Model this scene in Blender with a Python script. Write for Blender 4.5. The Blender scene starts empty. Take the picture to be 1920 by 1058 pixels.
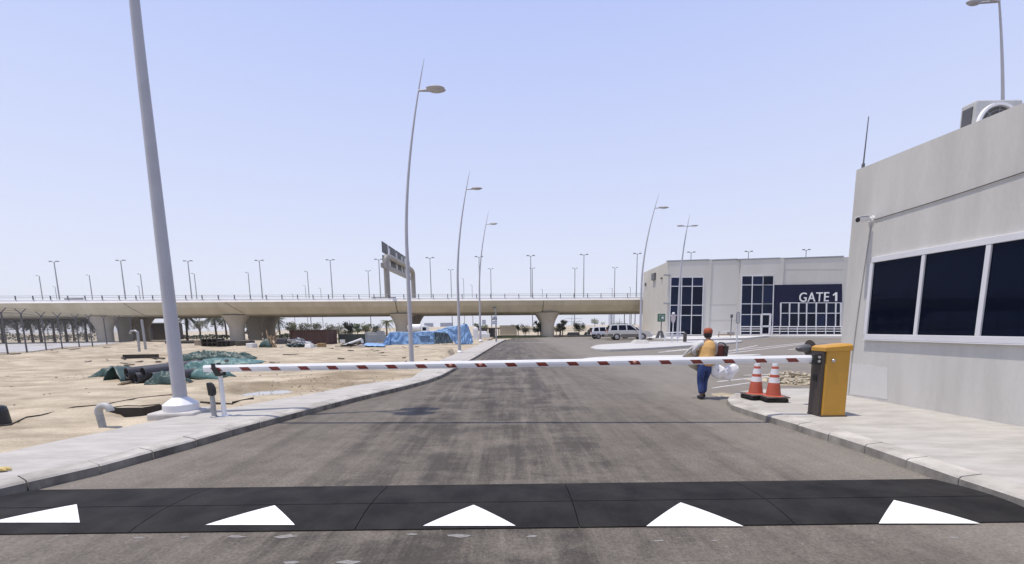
import bpy, bmesh, math, random
from mathutils import Vector, Matrix, noise
C = bpy.context; SC = C.scene; COL = SC.collection
R = math.radians
random.seed(7)

# ------------------------------------------------------------------ camera
FPX, PPX, PPY, CAMH = 800.0, 960.0, 720.0, 1.75
PITCH, ROLL = math.atan(107/800.0), R(0.7)
_F = Vector((0, math.cos(PITCH), -math.sin(PITCH))); _U = Vector((0, math.sin(PITCH), math.cos(PITCH))); _R = Vector((1, 0, 0))
CU = _U*math.cos(ROLL) + _R*math.sin(ROLL); CR = _R*math.cos(ROLL) - _U*math.sin(ROLL); CF = _F
CAMP = Vector((0, 0, CAMH))
cd = bpy.data.cameras.new('camera'); cam = bpy.data.objects.new('camera', cd); COL.objects.link(cam)
m = Matrix((CR, CU, -CF)).transposed().to_4x4(); m.translation = CAMP; cam.matrix_world = m
cd.sensor_fit = 'HORIZONTAL'; cd.sensor_width = 36; cd.lens = FPX/1920*36; cd.shift_y = (PPY-529)/1920.0
cd.clip_start = 0.05; cd.clip_end = 6000
SC.camera = cam

def ray(px, py): return CF + CR*((px-PPX)/FPX) + CU*(-(py-PPY)/FPX)
def G(px, py, z=0.0):                       # point of the picture laid on the level plane z
    d = ray(px, py); return CAMP + d*((z-CAMH)/d.z)
def D(px, py, Y):                           # point of the picture at distance Y
    d = ray(px, py); return CAMP + d*(Y/d.y)
def P(px, py, o, n):                        # point of the picture on a plane through o
    d = ray(px, py); return CAMP + d*((o-CAMP).dot(n)/d.dot(n))

# ------------------------------------------------------------------ light
SUN_EL, SUN_AZ_DIR = R(75.5), Vector((-1.0, -0.20, 0)).normalized()      # towards the sun
w = bpy.data.worlds.new('World'); SC.world = w; w.use_nodes = True
nt = w.node_tree; bg = nt.nodes['Background']
sky = nt.nodes.new('ShaderNodeTexSky'); sky.sky_type = 'NISHITA'; sky.sun_disc = False
sky.sun_elevation = SUN_EL; sky.sun_rotation = math.atan2(SUN_AZ_DIR.x, SUN_AZ_DIR.y)
sky.air_density = 1.0; sky.dust_density = 1.0; sky.ozone_density = 2.0; sky.altitude = 0
# hazy desert air: the clear Nishita sky veiled by bright dust that is whitest at the horizon
gc = nt.nodes.new('ShaderNodeTexCoord'); sx_ = nt.nodes.new('ShaderNodeSeparateXYZ'); nt.links.new(gc.outputs['Generated'], sx_.inputs[0])
rp_ = nt.nodes.new('ShaderNodeValToRGB'); nt.links.new(sx_.outputs['Z'], rp_.inputs[0])
for i_, (p_, c_) in enumerate(((0.0, (.80, .82, .92)), (.10, (.75, .78, .92)), (.28, (.64, .70, .93)), (.6, (.46, .55, .92)), (1.0, (.30, .40, .80)))):
    e_ = rp_.color_ramp.elements[i_] if i_ < 2 else rp_.color_ramp.elements.new(p_)
    e_.position = p_; e_.color = (*c_, 1)
gain = nt.nodes.new('ShaderNodeVectorMath'); gain.operation = 'SCALE'; gain.inputs['Scale'].default_value = 1.06/.12; nt.links.new(rp_.outputs[0], gain.inputs[0])
veil = nt.nodes.new('ShaderNodeMix'); veil.data_type = 'RGBA'; veil.inputs['Factor'].default_value = .88
nt.links.new(sky.outputs[0], veil.inputs['A']); nt.links.new(gain.outputs[0], veil.inputs['B'])
nt.links.new(veil.outputs['Result'], bg.inputs[0]); bg.inputs[1].default_value = 0.12
sd = bpy.data.lights.new('sun', 'SUN'); sd.energy = 3.9; sd.angle = R(0.53); sd.color = (1.0, 0.92, 0.80)
so = bpy.data.objects.new('sun', sd); COL.objects.link(so)
sv = SUN_AZ_DIR*math.cos(SUN_EL) + Vector((0, 0, math.sin(SUN_EL)))
so.rotation_euler = sv.to_track_quat('Z', 'Y').to_euler(); so.location = (0, 0, 40)
SC.view_settings.view_transform = 'Standard'; SC.view_settings.look = 'None'
SC.view_settings.exposure = 0.06; SC.view_settings.gamma = 1.0

# ------------------------------------------------------------------ helpers
def mat(name, col, rough=0.7, metal=0.0, var=0.12, scale=2.0, bump=0.0, bscale=40.0, spec=0.5, stretch=None, alpha=1.0, col2=None, lo=.35, hi=.65, coat=0):
    mt = bpy.data.materials.new(name); mt.use_nodes = True; t = mt.node_tree; L = t.links
    b = t.nodes['Principled BSDF']
    b.inputs['Roughness'].default_value = rough; b.inputs['Metallic'].default_value = metal
    b.inputs['Specular IOR Level'].default_value = spec; b.inputs['Alpha'].default_value = alpha
    b.inputs['Coat Weight'].default_value = coat
    tc = t.nodes.new('ShaderNodeTexCoord'); vec = tc.outputs['Object']
    if stretch:
        mp = t.nodes.new('ShaderNodeMapping'); mp.inputs['Scale'].default_value = stretch; L.new(vec, mp.inputs[0]); vec = mp.outputs[0]
    n = t.nodes.new('ShaderNodeTexNoise'); n.inputs['Scale'].default_value = scale; n.inputs['Detail'].default_value = 7; n.inputs['Roughness'].default_value = .62
    L.new(vec, n.inputs['Vector'])
    r = t.nodes.new('ShaderNodeValToRGB'); L.new(n.outputs[0], r.inputs[0])
    c2 = col2 or tuple(min(1, c*(1+var)) for c in col); c1 = col if col2 else tuple(c*(1-var) for c in col)
    r.color_ramp.elements[0].position = lo; r.color_ramp.elements[1].position = hi
    r.color_ramp.elements[0].color = (*c1, 1); r.color_ramp.elements[1].color = (*c2, 1)
    L.new(r.outputs[0], b.inputs['Base Color'])
    if bump:
        nb = t.nodes.new('ShaderNodeTexNoise'); nb.inputs['Scale'].default_value = bscale; nb.inputs['Detail'].default_value = 4
        L.new(vec, nb.inputs['Vector'])
        bp = t.nodes.new('ShaderNodeBump'); bp.inputs['Strength'].default_value = bump; bp.inputs['Distance'].default_value = .02
        L.new(nb.outputs[0], bp.inputs['Height']); L.new(bp.outputs[0], b.inputs['Normal'])
    if name.endswith('glass'): b.inputs['Specular Tint'].default_value = (.36, .45, .85, 1)
    return mt

class MB:
    def __init__(s): s.v = []; s.f = []; s.m = []; s.mi = 0
    def add(s, vs, fs):
        k = len(s.v); s.v += [Vector(p) for p in vs]; s.f += [tuple(i+k for i in f) for f in fs]; s.m += [s.mi]*len(fs); return s
    def box(s, c, size, rz=0, rot=None, top=1.0):
        M_ = rot or Matrix.Rotation(rz, 3, 'Z'); c = Vector(c); hx, hy, hz = [q/2 for q in size]
        vs = [c + M_ @ Vector((sx*hx*(top if sz > 0 else 1), sy*hy*(top if sz > 0 else 1), sz*hz)) for sz in (-1, 1) for sx, sy in ((-1, -1), (1, -1), (1, 1), (-1, 1))]
        return s.add(vs, [(3, 2, 1, 0), (4, 5, 6, 7), (0, 1, 5, 4), (1, 2, 6, 5), (2, 3, 7, 6), (3, 0, 4, 7)])
    def beam(s, a, b, wd, ht, up=(0, 0, 1)):
        a = Vector(a); b = Vector(b); d = (b-a); L = d.length; d.normalize(); x = d.cross(Vector(up))
        if x.length < 1e-4: x = Vector((1, 0, 0))
        x.normalize(); z = x.cross(d)
        return s.box((a+b)/2, (wd, L, ht), rot=Matrix((x, d, z)).transposed())
    def tube(s, pts, rad, n=8, cap=True):
        pts = [Vector(p) for p in pts]; rad = rad if isinstance(rad, (list, tuple)) else [rad]*len(pts)
        vs = []; fs = []; t0 = (pts[1]-pts[0]).normalized(); x = t0.orthogonal().normalized()
        for i, p in enumerate(pts):
            t = (pts[min(i+1, len(pts)-1)]-pts[max(i-1, 0)]).normalized()
            x = (x - t*x.dot(t)).normalized(); y = t.cross(x)
            for k in range(n):
                a = 2*math.pi*k/n; vs.append(p + (x*math.cos(a)+y*math.sin(a))*rad[i])
        for i in range(len(pts)-1):
            for k in range(n):
                a = i*n+k; b = i*n+(k+1) % n; fs.append((a, b, b+n, a+n))
        if cap: fs.append(tuple(range(n-1, -1, -1))); fs.append(tuple((len(pts)-1)*n+k for k in range(n)))
        return s.add(vs, fs)
    def lathe(s, prof, c=(0, 0, 0), n=24, sx=1, sy=1):
        c = Vector(c); vs = []; fs = []
        for r_, z in prof:
            for k in range(n):
                a = 2*math.pi*k/n; vs.append(c + Vector((r_*sx*math.cos(a), r_*sy*math.sin(a), z)))
        for i in range(len(prof)-1):
            for k in range(n):
                a = i*n+k; b = i*n+(k+1) % n; fs.append((a, b, b+n, a+n))
        fs.append(tuple(range(n-1, -1, -1))); fs.append(tuple((len(prof)-1)*n+k for k in range(n)))
        return s.add(vs, fs)
    def sheet(s, rows):                                  # rows of points joined to a sheet
        n = len(rows[0]); vs = [p for r_ in rows for p in r_]
        return s.add(vs, [(i*n+k, i*n+k+1, (i+1)*n+k+1, (i+1)*n+k) for i in range(len(rows)-1) for k in range(n-1)])
    def prism(s, pts, ext):                              # closed outline pushed along ext
        pts = [Vector(p) for p in pts]; ext = Vector(ext); n = len(pts)
        return s.add(pts + [p+ext for p in pts], [tuple(range(n-1, -1, -1)), tuple(range(n, 2*n))] + [(k, (k+1) % n, n+(k+1) % n, n+k) for k in range(n)])
    def build(s, name, mats, parent=None, smooth=None, bevel=0, solid=0, seg=2, sub=0):
        me = bpy.data.meshes.new(name); off = ORG.get(parent.name, Vector()) if parent else Vector()
        me.from_pydata([v-off for v in s.v], [], s.f)
        for mm in (mats if isinstance(mats, (list, tuple)) else [mats]): me.materials.append(mm)
        if len(me.materials) > 1:
            for p, i in zip(me.polygons, s.m): p.material_index = i
        bm = bmesh.new(); bm.from_mesh(me); bmesh.ops.recalc_face_normals(bm, faces=bm.faces); bm.to_mesh(me); bm.free()
        if smooth is not None:
            me.polygons.foreach_set('use_smooth', [True]*len(me.polygons)); me.set_sharp_from_angle(angle=R(smooth))
        o = bpy.data.objects.new(name, me); COL.objects.link(o)
        if parent: o.parent = parent; ORG[o.name] = off
        if bevel:
            bv = o.modifiers.new('edge', 'BEVEL'); bv.width = bevel; bv.segments = seg; bv.limit_method = 'ANGLE'; bv.angle_limit = R(35)
        if solid:
            sm = o.modifiers.new('thick', 'SOLIDIFY'); sm.thickness = solid
        if sub:
            sb = o.modifiers.new('smooth', 'SUBSURF'); sb.levels = sub; sb.render_levels = sub
        return o
ORG = {}
def tag(o, label=None, cat=None, group=None, kind=None):
    if label: o['label'] = label
    if cat: o['category'] = cat
    if group: o['group'] = group
    if kind: o['kind'] = kind
    return o
def thing(name, label, cat, loc=(0, 0, 0), group=None):
    o = bpy.data.objects.new(name, None); COL.objects.link(o); o.location = loc; o.empty_display_size = .2
    ORG[o.name] = Vector(loc); return tag(o, label, cat, group)
def struct(mb, name, mt, **k): return tag(mb.build(name, mt, **k), kind='structure')
def copy_tree(o, parent=None):
    c = o.copy(); COL.objects.link(c)
    if parent: c.parent = parent
    for ch in list(o.children): copy_tree(ch, c)
    return c
def place(o, loc, rz=0, sc=1, label=None):
    o.location = loc; o.rotation_euler = (0, 0, rz); o.scale = (sc, sc, sc) if not isinstance(sc, tuple) else sc
    if label: o['label'] = label
    return o
ORD = 'first second third fourth fifth sixth seventh eighth ninth tenth eleventh twelfth thirteenth fourteenth fifteenth sixteenth seventeenth eighteenth nineteenth twentieth'.split()
def fbm(x, y, z=0, o=4): return noise.fractal(Vector((x, y, z)), 1.0, 2.0, o)

# ------------------------------------------------------------------ materials
def road_mat():
    mt = bpy.data.materials.new('asphalt'); mt.use_nodes = True; t = mt.node_tree; L = t.links; b = t.nodes['Principled BSDF']
    tc = t.nodes.new('ShaderNodeTexCoord')
    def nz(scale, st, det=6, dist=0, ro=.6):
        mp = t.nodes.new('ShaderNodeMapping'); mp.inputs['Scale'].default_value = st; L.new(tc.outputs['Object'], mp.inputs[0])
        n = t.nodes.new('ShaderNodeTexNoise'); n.inputs['Scale'].default_value = scale; n.inputs['Detail'].default_value = det; n.inputs['Distortion'].default_value = dist; n.inputs['Roughness'].default_value = ro
        L.new(mp.outputs[0], n.inputs['Vector']); return n.outputs[0]
    def ramp(x, a, c, ca, cb):
        r = t.nodes.new('ShaderNodeValToRGB'); L.new(x, r.inputs[0]); r.color_ramp.elements[0].position = a; r.color_ramp.elements[1].position = c
        r.color_ramp.elements[0].color = (*ca, 1); r.color_ramp.elements[1].color = (*cb, 1); return r.outputs[0]
    def mix(f, a, c, mode='MIX', fac=None):
        x = t.nodes.new('ShaderNodeMix'); x.data_type = 'RGBA'; x.blend_type = mode
        if f is not None: L.new(f, x.inputs['Factor'])
        else: x.inputs['Factor'].default_value = fac
        L.new(a, x.inputs['A']); L.new(c, x.inputs['B']); return x.outputs['Result']
    def math_(op, a, c=None, v=None):
        x = t.nodes.new('ShaderNodeMath'); x.operation = op; L.new(a, x.inputs[0])
        if c is not None: L.new(c, x.inputs[1])
        elif v is not None: x.inputs[1].default_value = v
        return x.outputs[0]
    sp = t.nodes.new('ShaderNodeSeparateXYZ'); L.new(tc.outputs['Object'], sp.inputs[0])
    def band(o, c0, wd):                                   # 1 in the middle of the lane, 0 beyond its edges
        d = math_('ABSOLUTE', math_('SUBTRACT', o, v=c0)); r = t.nodes.new('ShaderNodeMapRange'); r.interpolation_type = 'SMOOTHSTEP'
        L.new(d, r.inputs['Value']); r.inputs['From Min'].default_value = wd*.25; r.inputs['From Max'].default_value = wd; r.inputs['To Min'].default_value = 1; r.inputs['To Max'].default_value = 0; return r.outputs[0]
    base = ramp(nz(.6, (.7, 1.0, 1), 12, .3, .72), .32, .70, (.112, .098, .082), (.184, .162, .136))
    along = nz(1.0, (2.1, .24, 1), 12, .2, .74); across = nz(1.0, (.6, 1.3, 1), 12, .35, .74)
    wear = math_('MULTIPLY', along, across); wear = math_('MULTIPLY', wear, band(sp.outputs['X'], -.5, 4.2))
    worn = ramp(wear, .20, .30, (1, 1, 1), (.36, .355, .36))
    lanes = ramp(nz(1.0, (2.6, .10, 1), 8, .2, .7), .45, .62, (1, 1, 1), (.62, .61, .61))
    grain = ramp(nz(34, (1, 1, 1), 8, 0, .9), .38, .62, (.48, .48, .48), (1.42, 1.41, 1.38))
    blot = ramp(nz(3.2, (1, 1, 1), 12, .4, .78), .36, .64, (.70, .70, .70), (1.2, 1.19, 1.17))
    spots = ramp(nz(10, (1, 1, 1), 4, .4, .7), .70, .78, (0, 0, 0), (.8, .8, .8))
    pale = ramp(nz(7, (.6, 1.4, 1), 6, .5, .75), .66, .76, (0, 0, 0), (.45, .45, .45))
    c = mix(None, base, worn, 'MULTIPLY', 1); c = mix(None, c, lanes, 'MULTIPLY', .8); c = mix(None, c, grain, 'MULTIPLY', 1); c = mix(None, c, blot, 'MULTIPLY', .9)
    edge = math_('SUBTRACT', math_('MULTIPLY', nz(.8, (1, .5, 1), 10, .3, .72), v=1.0), band(sp.outputs['X'], -.5, 5.5))
    dust = ramp(edge, .0, .5, (.10, .10, .10), (.62, .62, .62))
    dc = t.nodes.new('ShaderNodeRGB'); dc.outputs[0].default_value = (.245, .222, .19, 1)
    c = mix(dust, c, mix(None, dc.outputs[0], grain, 'MULTIPLY', .6)); c = mix(pale, c, dc.outputs[0])
    pc = t.nodes.new('ShaderNodeRGB'); pc.outputs[0].default_value = (.055, .052, .05, 1)
    c = mix(spots, c, pc.outputs[0])
    L.new(c, b.inputs['Base Color']); b.inputs['Roughness'].default_value = .8; b.inputs['Specular IOR Level'].default_value = .3
    bp = t.nodes.new('ShaderNodeBump'); bp.inputs['Strength'].default_value = .5; bp.inputs['Distance'].default_value = .008
    L.new(nz(120, (1, 1, 1), 3), bp.inputs['Height']); L.new(bp.outputs[0], b.inputs['Normal'])
    return mt
def sand_mat(name, a, c, sc=1.0):
    mt = mat(name, a, .95, col2=c, scale=1.1*sc, bump=.7, bscale=14, spec=.15, stretch=(.55, 1.0, 1), lo=.3, hi=.66)
    t = mt.node_tree; L = t.links; b = t.nodes['Principled BSDF']
    tc = t.nodes.new('ShaderNodeTexCoord'); n = t.nodes.new('ShaderNodeTexNoise'); n.inputs['Scale'].default_value = 26*sc; n.inputs['Detail'].default_value = 5; n.inputs['Roughness'].default_value = .75
    L.new(tc.outputs['Object'], n.inputs['Vector'])
    r = t.nodes.new('ShaderNodeValToRGB'); L.new(n.outputs[0], r.inputs[0]); r.color_ramp.elements[0].position = .30; r.color_ramp.elements[1].position = .5
    r.color_ramp.elements[0].color = (.55, .52, .47, 1); r.color_ramp.elements[1].color = (1.04, 1.04, 1.04, 1)
    x = t.nodes.new('ShaderNodeMix'); x.data_type = 'RGBA'; x.blend_type = 'MULTIPLY'; x.inputs['Factor'].default_value = .8
    src = b.inputs['Base Color'].links[0].from_socket; L.new(src, x.inputs['A']); L.new(r.outputs[0], x.inputs['B']); L.new(x.outputs['Result'], b.inputs['Base Color'])
    return mt
M_road = road_mat()
def damp(mt, cx, cy, rx, ry, colr):                       # a damp brown stain with a ragged edge around the puddle
    t = mt.node_tree; L = t.links; b = t.nodes['Principled BSDF']; tc = t.nodes.new('ShaderNodeTexCoord'); mp = t.nodes.new('ShaderNodeMapping'); mp.inputs['Location'].default_value = (-cx/rx, -cy/ry, 0); mp.inputs['Scale'].default_value = (1/rx, 1/ry, 0)
    L.new(tc.outputs['Object'], mp.inputs[0]); ln = t.nodes.new('ShaderNodeVectorMath'); ln.operation = 'LENGTH'; L.new(mp.outputs[0], ln.inputs[0])
    n = t.nodes.new('ShaderNodeTexNoise'); n.inputs['Scale'].default_value = 2.2; n.inputs['Detail'].default_value = 9; n.inputs['Roughness'].default_value = .72; L.new(tc.outputs['Object'], n.inputs['Vector'])
    a = t.nodes.new('ShaderNodeMath'); a.operation = 'MULTIPLY_ADD'; L.new(n.outputs[0], a.inputs[0]); a.inputs[1].default_value = 1.5; L.new(ln.outputs['Value'], a.inputs[2])
    r = t.nodes.new('ShaderNodeMapRange'); L.new(a.outputs[0], r.inputs['Value']); r.inputs['From Min'].default_value = 1.15; r.inputs['From Max'].default_value = 1.6; r.inputs['To Min'].default_value = .75; r.inputs['To Max'].default_value = 0
    x = t.nodes.new('ShaderNodeMix'); x.data_type = 'RGBA'; x.blend_type = 'MULTIPLY'; L.new(r.outputs[0], x.inputs['Factor']); src = b.inputs['Base Color'].links[0].from_socket; L.new(src, x.inputs['A']); x.inputs['B'].default_value = (*colr, 1); L.new(x.outputs['Result'], b.inputs['Base Color'])
M_sand = sand_mat('sand', (.25, .208, .148), (.50, .43, .322))
_q = G(560, 724, .08); damp(M_sand, _q.x, _q.y, 3.2, 2.2, (.58, .54, .48)); _q = G(690, 705, .08); damp(M_sand, _q.x, _q.y, 3.0, 1.8, (.66, .62, .56))
_q = G(280, 668, .08); damp(M_sand, _q.x, _q.y, 6, 4, (.62, .58, .52))
M_plain = sand_mat('far_sand', (.36, .31, .23), (.50, .44, .34), .2)
M_pave = mat('pavement_concrete', (.35, .334, .305), .85, col2=(.45, .43, .395), scale=2.6, bump=.6, bscale=9, stretch=(.6, 2.0, 1), spec=.25)
M_kerb = mat('kerb_concrete', (.30, .28, .25), .85, col2=(.50, .475, .43), scale=2.3, bump=.35, bscale=60, spec=.25)
M_conc = mat('concrete', (.40, .385, .36), .85, col2=(.52, .50, .47), scale=2.5, bump=.2, bscale=60, spec=.3)
M_rubber = mat('black_rubber', (.010, .0095, .010), .82, col2=(.027, .0255, .0245), scale=2.2, bump=.3, bscale=120, spec=.2)
M_paint = mat('white_road_paint', (.50, .49, .475), .6, col2=(.80, .80, .79), scale=7, lo=.22, hi=.5, bump=.2, bscale=150)
M_white = mat('white_paint', (.76, .76, .76), .4, var=.05)
M_marking = mat('worn_white_marking', (.42, .41, .39), .8, col2=(.68, .67, .65), scale=5)
M_red = mat('dark_red_reflective', (.20, .035, .022), .45, var=.12, scale=6)
M_black = mat('black_plastic', (.012, .012, .013), .45, var=.2)
M_pole = mat('grey_lamp_paint', (.40, .40, .43), .38, var=.05, scale=3)
M_dpole = mat('dark_steel', (.10, .10, .11), .5, var=.15)
M_galv = mat('galvanised_steel', (.33, .34, .35), .45, .5, var=.15, scale=8)
M_yel = mat('amber_enamel', (.50, .265, .035), .42, var=.06, scale=2.5, bump=.05, bscale=90)
M_brown = mat('brown_panel', (.055, .042, .036), .5, var=.12)
M_wall = mat('booth_render', (.50, .487, .455), .9, col2=(.585, .572, .54), scale=2.2, bump=.25, bscale=50, stretch=(1, 1, .16), spec=.2)
M_gwall = mat('hall_cladding', (.54, .52, .475), .85, col2=(.60, .58, .535), scale=.25, stretch=(1, 1, .3), spec=.2)
M_gwall2 = mat('hall_cladding_side', (.55, .525, .47), .85, var=.05, scale=.3, spec=.2)
M_glass = mat('dark_tinted_glass', (.003, .005, .013), .02, var=.1, spec=.17)
M_frame = mat('white_aluminium', (.66, .66, .68), .4, var=.04)
M_navy = mat('navy_cladding', (.005, .007, .034), .6, spec=.15, var=.08)
M_beam = mat('flyover_concrete', (.44, .395, .295), .85, col2=(.53, .48, .37), stretch=(1, 1, .2), scale=.5, spec=.2)
M_pier = mat('pier_concrete', (.37, .33, .27), .85, col2=(.46, .42, .35), scale=.3, spec=.2)
M_par = mat('pale_parapet', (.74, .72, .69), .8, var=.06, scale=.3)
M_tarpg = mat('green_tarp', (.016, .042, .036), .5, col2=(.04, .082, .07), scale=3, bump=.4, bscale=12)
M_tarpt = mat('teal_tarp', (.05, .125, .118), .5, col2=(.11, .215, .205), scale=2, bump=.4, bscale=12)
M_tarpb = mat('blue_tarp', (.15, .28, .50), .6, col2=(.25, .41, .63), scale=1.2, bump=.5, bscale=5)
M_pipe = mat('dark_grey_pipe', (.045, .045, .052), .45, var=.2, scale=4)
M_rust = mat('rust_brown_steel', (.055, .024, .018), .7, col2=(.085, .038, .028), scale=1.5, bump=.1)
M_wood = mat('raw_timber', (.30, .20, .11), .8, var=.25, scale=6, stretch=(1, 6, 6))
M_dwood = mat('dark_board', (.035, .027, .02), .8, var=.3, scale=5)
M_orange = mat('cone_red', (.42, .085, .045), .5, var=.1, scale=5)
M_leafs = [mat('leaf_olive', (.085, .095, .035), .7, col2=(.15, .155, .065), scale=.8), mat('leaf_green', (.045, .075, .028), .7, col2=(.10, .135, .05), scale=.8), mat('leaf_grey', (.12, .12, .08), .8, col2=(.19, .185, .13), scale=.8), mat('leaf_dark', (.03, .045, .025), .7, col2=(.07, .085, .045), scale=.8)]
M_trunk = mat('bark', (.12, .09, .065), .9, var=.25, scale=6)
M_silver = mat('champagne_paint', (.56, .54, .51), .3, .35, var=.03, coat=.6)
M_cladd = mat('taupe_cladding', (.15, .135, .115), .45, .2, var=.05)
M_carw = mat('white_car_paint', (.72, .72, .72), .25, var=.03, coat=.6)
M_tyre = mat('tyre_rubber', (.018, .018, .019), .8, var=.2)
M_alloy = mat('alloy', (.50, .50, .52), .3, .8, var=.05)
M_tail = mat('tail_lamp', (.25, .02, .015), .25, var=.1)
M_skin = mat('skin', (.16, .085, .05), .6, var=.1)
M_denim = mat('blue_trousers', (.018, .035, .13), .8, col2=(.05, .10, .29), scale=3.2, bump=.4, bscale=30, lo=.45, hi=.7)
M_shirt = mat('pale_shirt', (.50, .50, .50), .85, var=.1, scale=8, bump=.3, bscale=25)
M_capred = mat('rust_red_cloth', (.30, .07, .03), .8, var=.2, scale=14)
M_card = mat('tan_cardboard', (.52, .36, .17), .85, var=.08, scale=5)
M_card2 = mat('pale_cardboard', (.50, .42, .28), .85, var=.1, scale=4)
M_sack = mat('white_sack', (.84, .84, .85), .7, var=.03, scale=6, bump=.5, bscale=24)
M_green = mat('green_sign', (.05, .13, .075), .45, var=.1)
M_pink = mat('sign_back', (.48, .42, .43), .5, var=.06)
M_grass = mat('verge_grass', (.06, .095, .025), .9, col2=(.13, .16, .06), scale=2)
M_water = mat('puddle_water', (.34, .33, .31), .04, var=.1, spec=.6)
M_mud = mat('damp_sand', (.24, .195, .135), .8, col2=(.36, .30, .21), scale=2.2, bump=.5, bscale=20)

# ------------------------------------------------------------------ ground, road, pavements
def chaikin(pts, k=2):
    for _ in range(k):
        q = [pts[0]]
        for a, b in zip(pts, pts[1:]): q += [a*.75+b*.25, a*.25+b*.75]
        pts = q + [pts[-1]]
    return pts
def resample(pts, step):
    out = [pts[0].copy()]; acc = 0.0
    for a, b in zip(pts, pts[1:]):
        L = (b-a).length; d = step-acc
        while d <= L: out.append(a.lerp(b, d/L)); d += step
        acc = (acc+L) % step
    return out
LK = [G(x, y) for x, y in ((-330, 1022), (-120, 963), (62, 920), (123, 906), (189, 890), (289, 861), (367, 839), (480, 805), (570, 780), (684, 749), (769, 729), (825, 712), (854, 694), (885, 677), (910, 661), (935, 645), (949, 638))]
LK = chaikin(LK)
LO = chaikin([G(x, y, .15) for x, y in ((-300, 893), (0, 851), (72, 834), (136, 821), (189, 811), (283, 790), (420, 767), (496, 753), (598, 736), (684, 719), (769, 711), (784, 699), (815, 681), (850, 665), (890, 650), (912, 639))], 1)
RK = chaikin([G(x, y) for x, y in ((1640, 737), (1520, 737), (1420, 738), (1380, 744), (1360, 756), (1370, 770.5), (1394, 777.6), (1452, 796), (1509, 813), (1588, 840), (1642, 858), (1697, 879), (1763, 905), (1851, 934), (1930, 962), (2080, 1020), (2300, 1100))])
def offs(pts, d):
    o = []
    for i, p in enumerate(pts):
        t = (pts[min(i+1, len(pts)-1)]-pts[max(i-1, 0)]); n = Vector((-t.y, t.x, 0)).normalized(); o.append(p+n*d)
    return o
M_shade_stain = mat('kerb_stain_shaded', (.10, .092, .08), .9, col2=(.27, .25, .22), scale=3.2, bump=.4, bscale=40, stretch=(1, 1, .4), lo=.36, hi=.66)  # stained road face of the left kerb, with its shade painted in
KSEC = [(0, -.05), (0, .105), (.028, .128), (.25, .152), (.25, -.05)]
def kerb(name, line, side, fm, step=.62):
    b = MB(); pts = resample(line, step); rnd = random.Random(3)
    nrm = []
    for i, p in enumerate(pts):
        t = (pts[min(i+1, len(pts)-1)]-pts[max(i-1, 0)]); nrm.append(Vector((-t.y, t.x, 0)).normalized()*side)
    for i in range(len(pts)-1):
        p, q = pts[i], pts[i+1]; t = (q-p).normalized(); g = .006 if p.y < 25 else 0
        jt = Vector((0, 0, rnd.uniform(-.004, .004))); jn = rnd.uniform(-.004, .004)
        A = [p + t*g + nrm[i]*(s_+jn) + Vector((0, 0, z)) + jt for s_, z in KSEC]; B = [q - t*g + nrm[i+1]*(s_+jn) + Vector((0, 0, z)) + jt for s_, z in KSEC]
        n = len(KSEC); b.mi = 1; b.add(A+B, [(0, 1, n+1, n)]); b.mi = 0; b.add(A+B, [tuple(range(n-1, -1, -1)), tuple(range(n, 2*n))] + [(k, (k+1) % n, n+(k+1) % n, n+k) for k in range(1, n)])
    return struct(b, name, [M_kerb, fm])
kerb('kerb', LK, 1, M_shade_stain); kerb('kerb', RK, 1, mat('kerb_stain_lit', (.19, .175, .15), .9, col2=(.36, .335, .29), scale=3.2, bump=.4, bscale=40, stretch=(1, 1, .4), lo=.36, hi=.66))  # right kerb face is painted paler as the sunlit side
LB = offs(LK, .244); RB = offs(RK, .244)
def slab(name, outline, z, th, mt):
    return struct(MB().prism([Vector((p.x, p.y, z-th)) for p in outline], (0, 0, th)), name, mt)
slab('pavement', LB + LO[::-1], .1485, .25, M_pave)
slab('pavement', RB + [Vector((14, 1.5, 0)), Vector((14, RB[0].y, 0))], .1485, .25, M_pave)

# the one big sheet of ground, out to the horizon
gb = MB(); ring = [0, 40, 75, 140, 300, 800, 2500]
gb.add([(-3000, -60, -.12), (3000, -60, -.12), (3000, 4000, -.12), (-3000, 4000, -.12)], [(0, 1, 2, 3)])
struct(gb, 'ground', M_plain)
# asphalt
ML = [a.lerp(b, .5) for a, b in zip(resample(LK, 1.0), resample(LK, 1.0))]
rl = offs(resample(LK, 1.0), .12)
rd = MB(); rp = [Vector((-16, -14, 0)), rl[0]] + rl + [G(962, 634), G(1030, 632.6), G(1120, 631.5), G(1205, 632), Vector((75, 62, 0)), Vector((75, -14, 0))]
rd.prism([Vector((p.x, p.y, -.04)) for p in rp], (0, 0, .04)); struct(rd, 'road', M_road)

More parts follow.
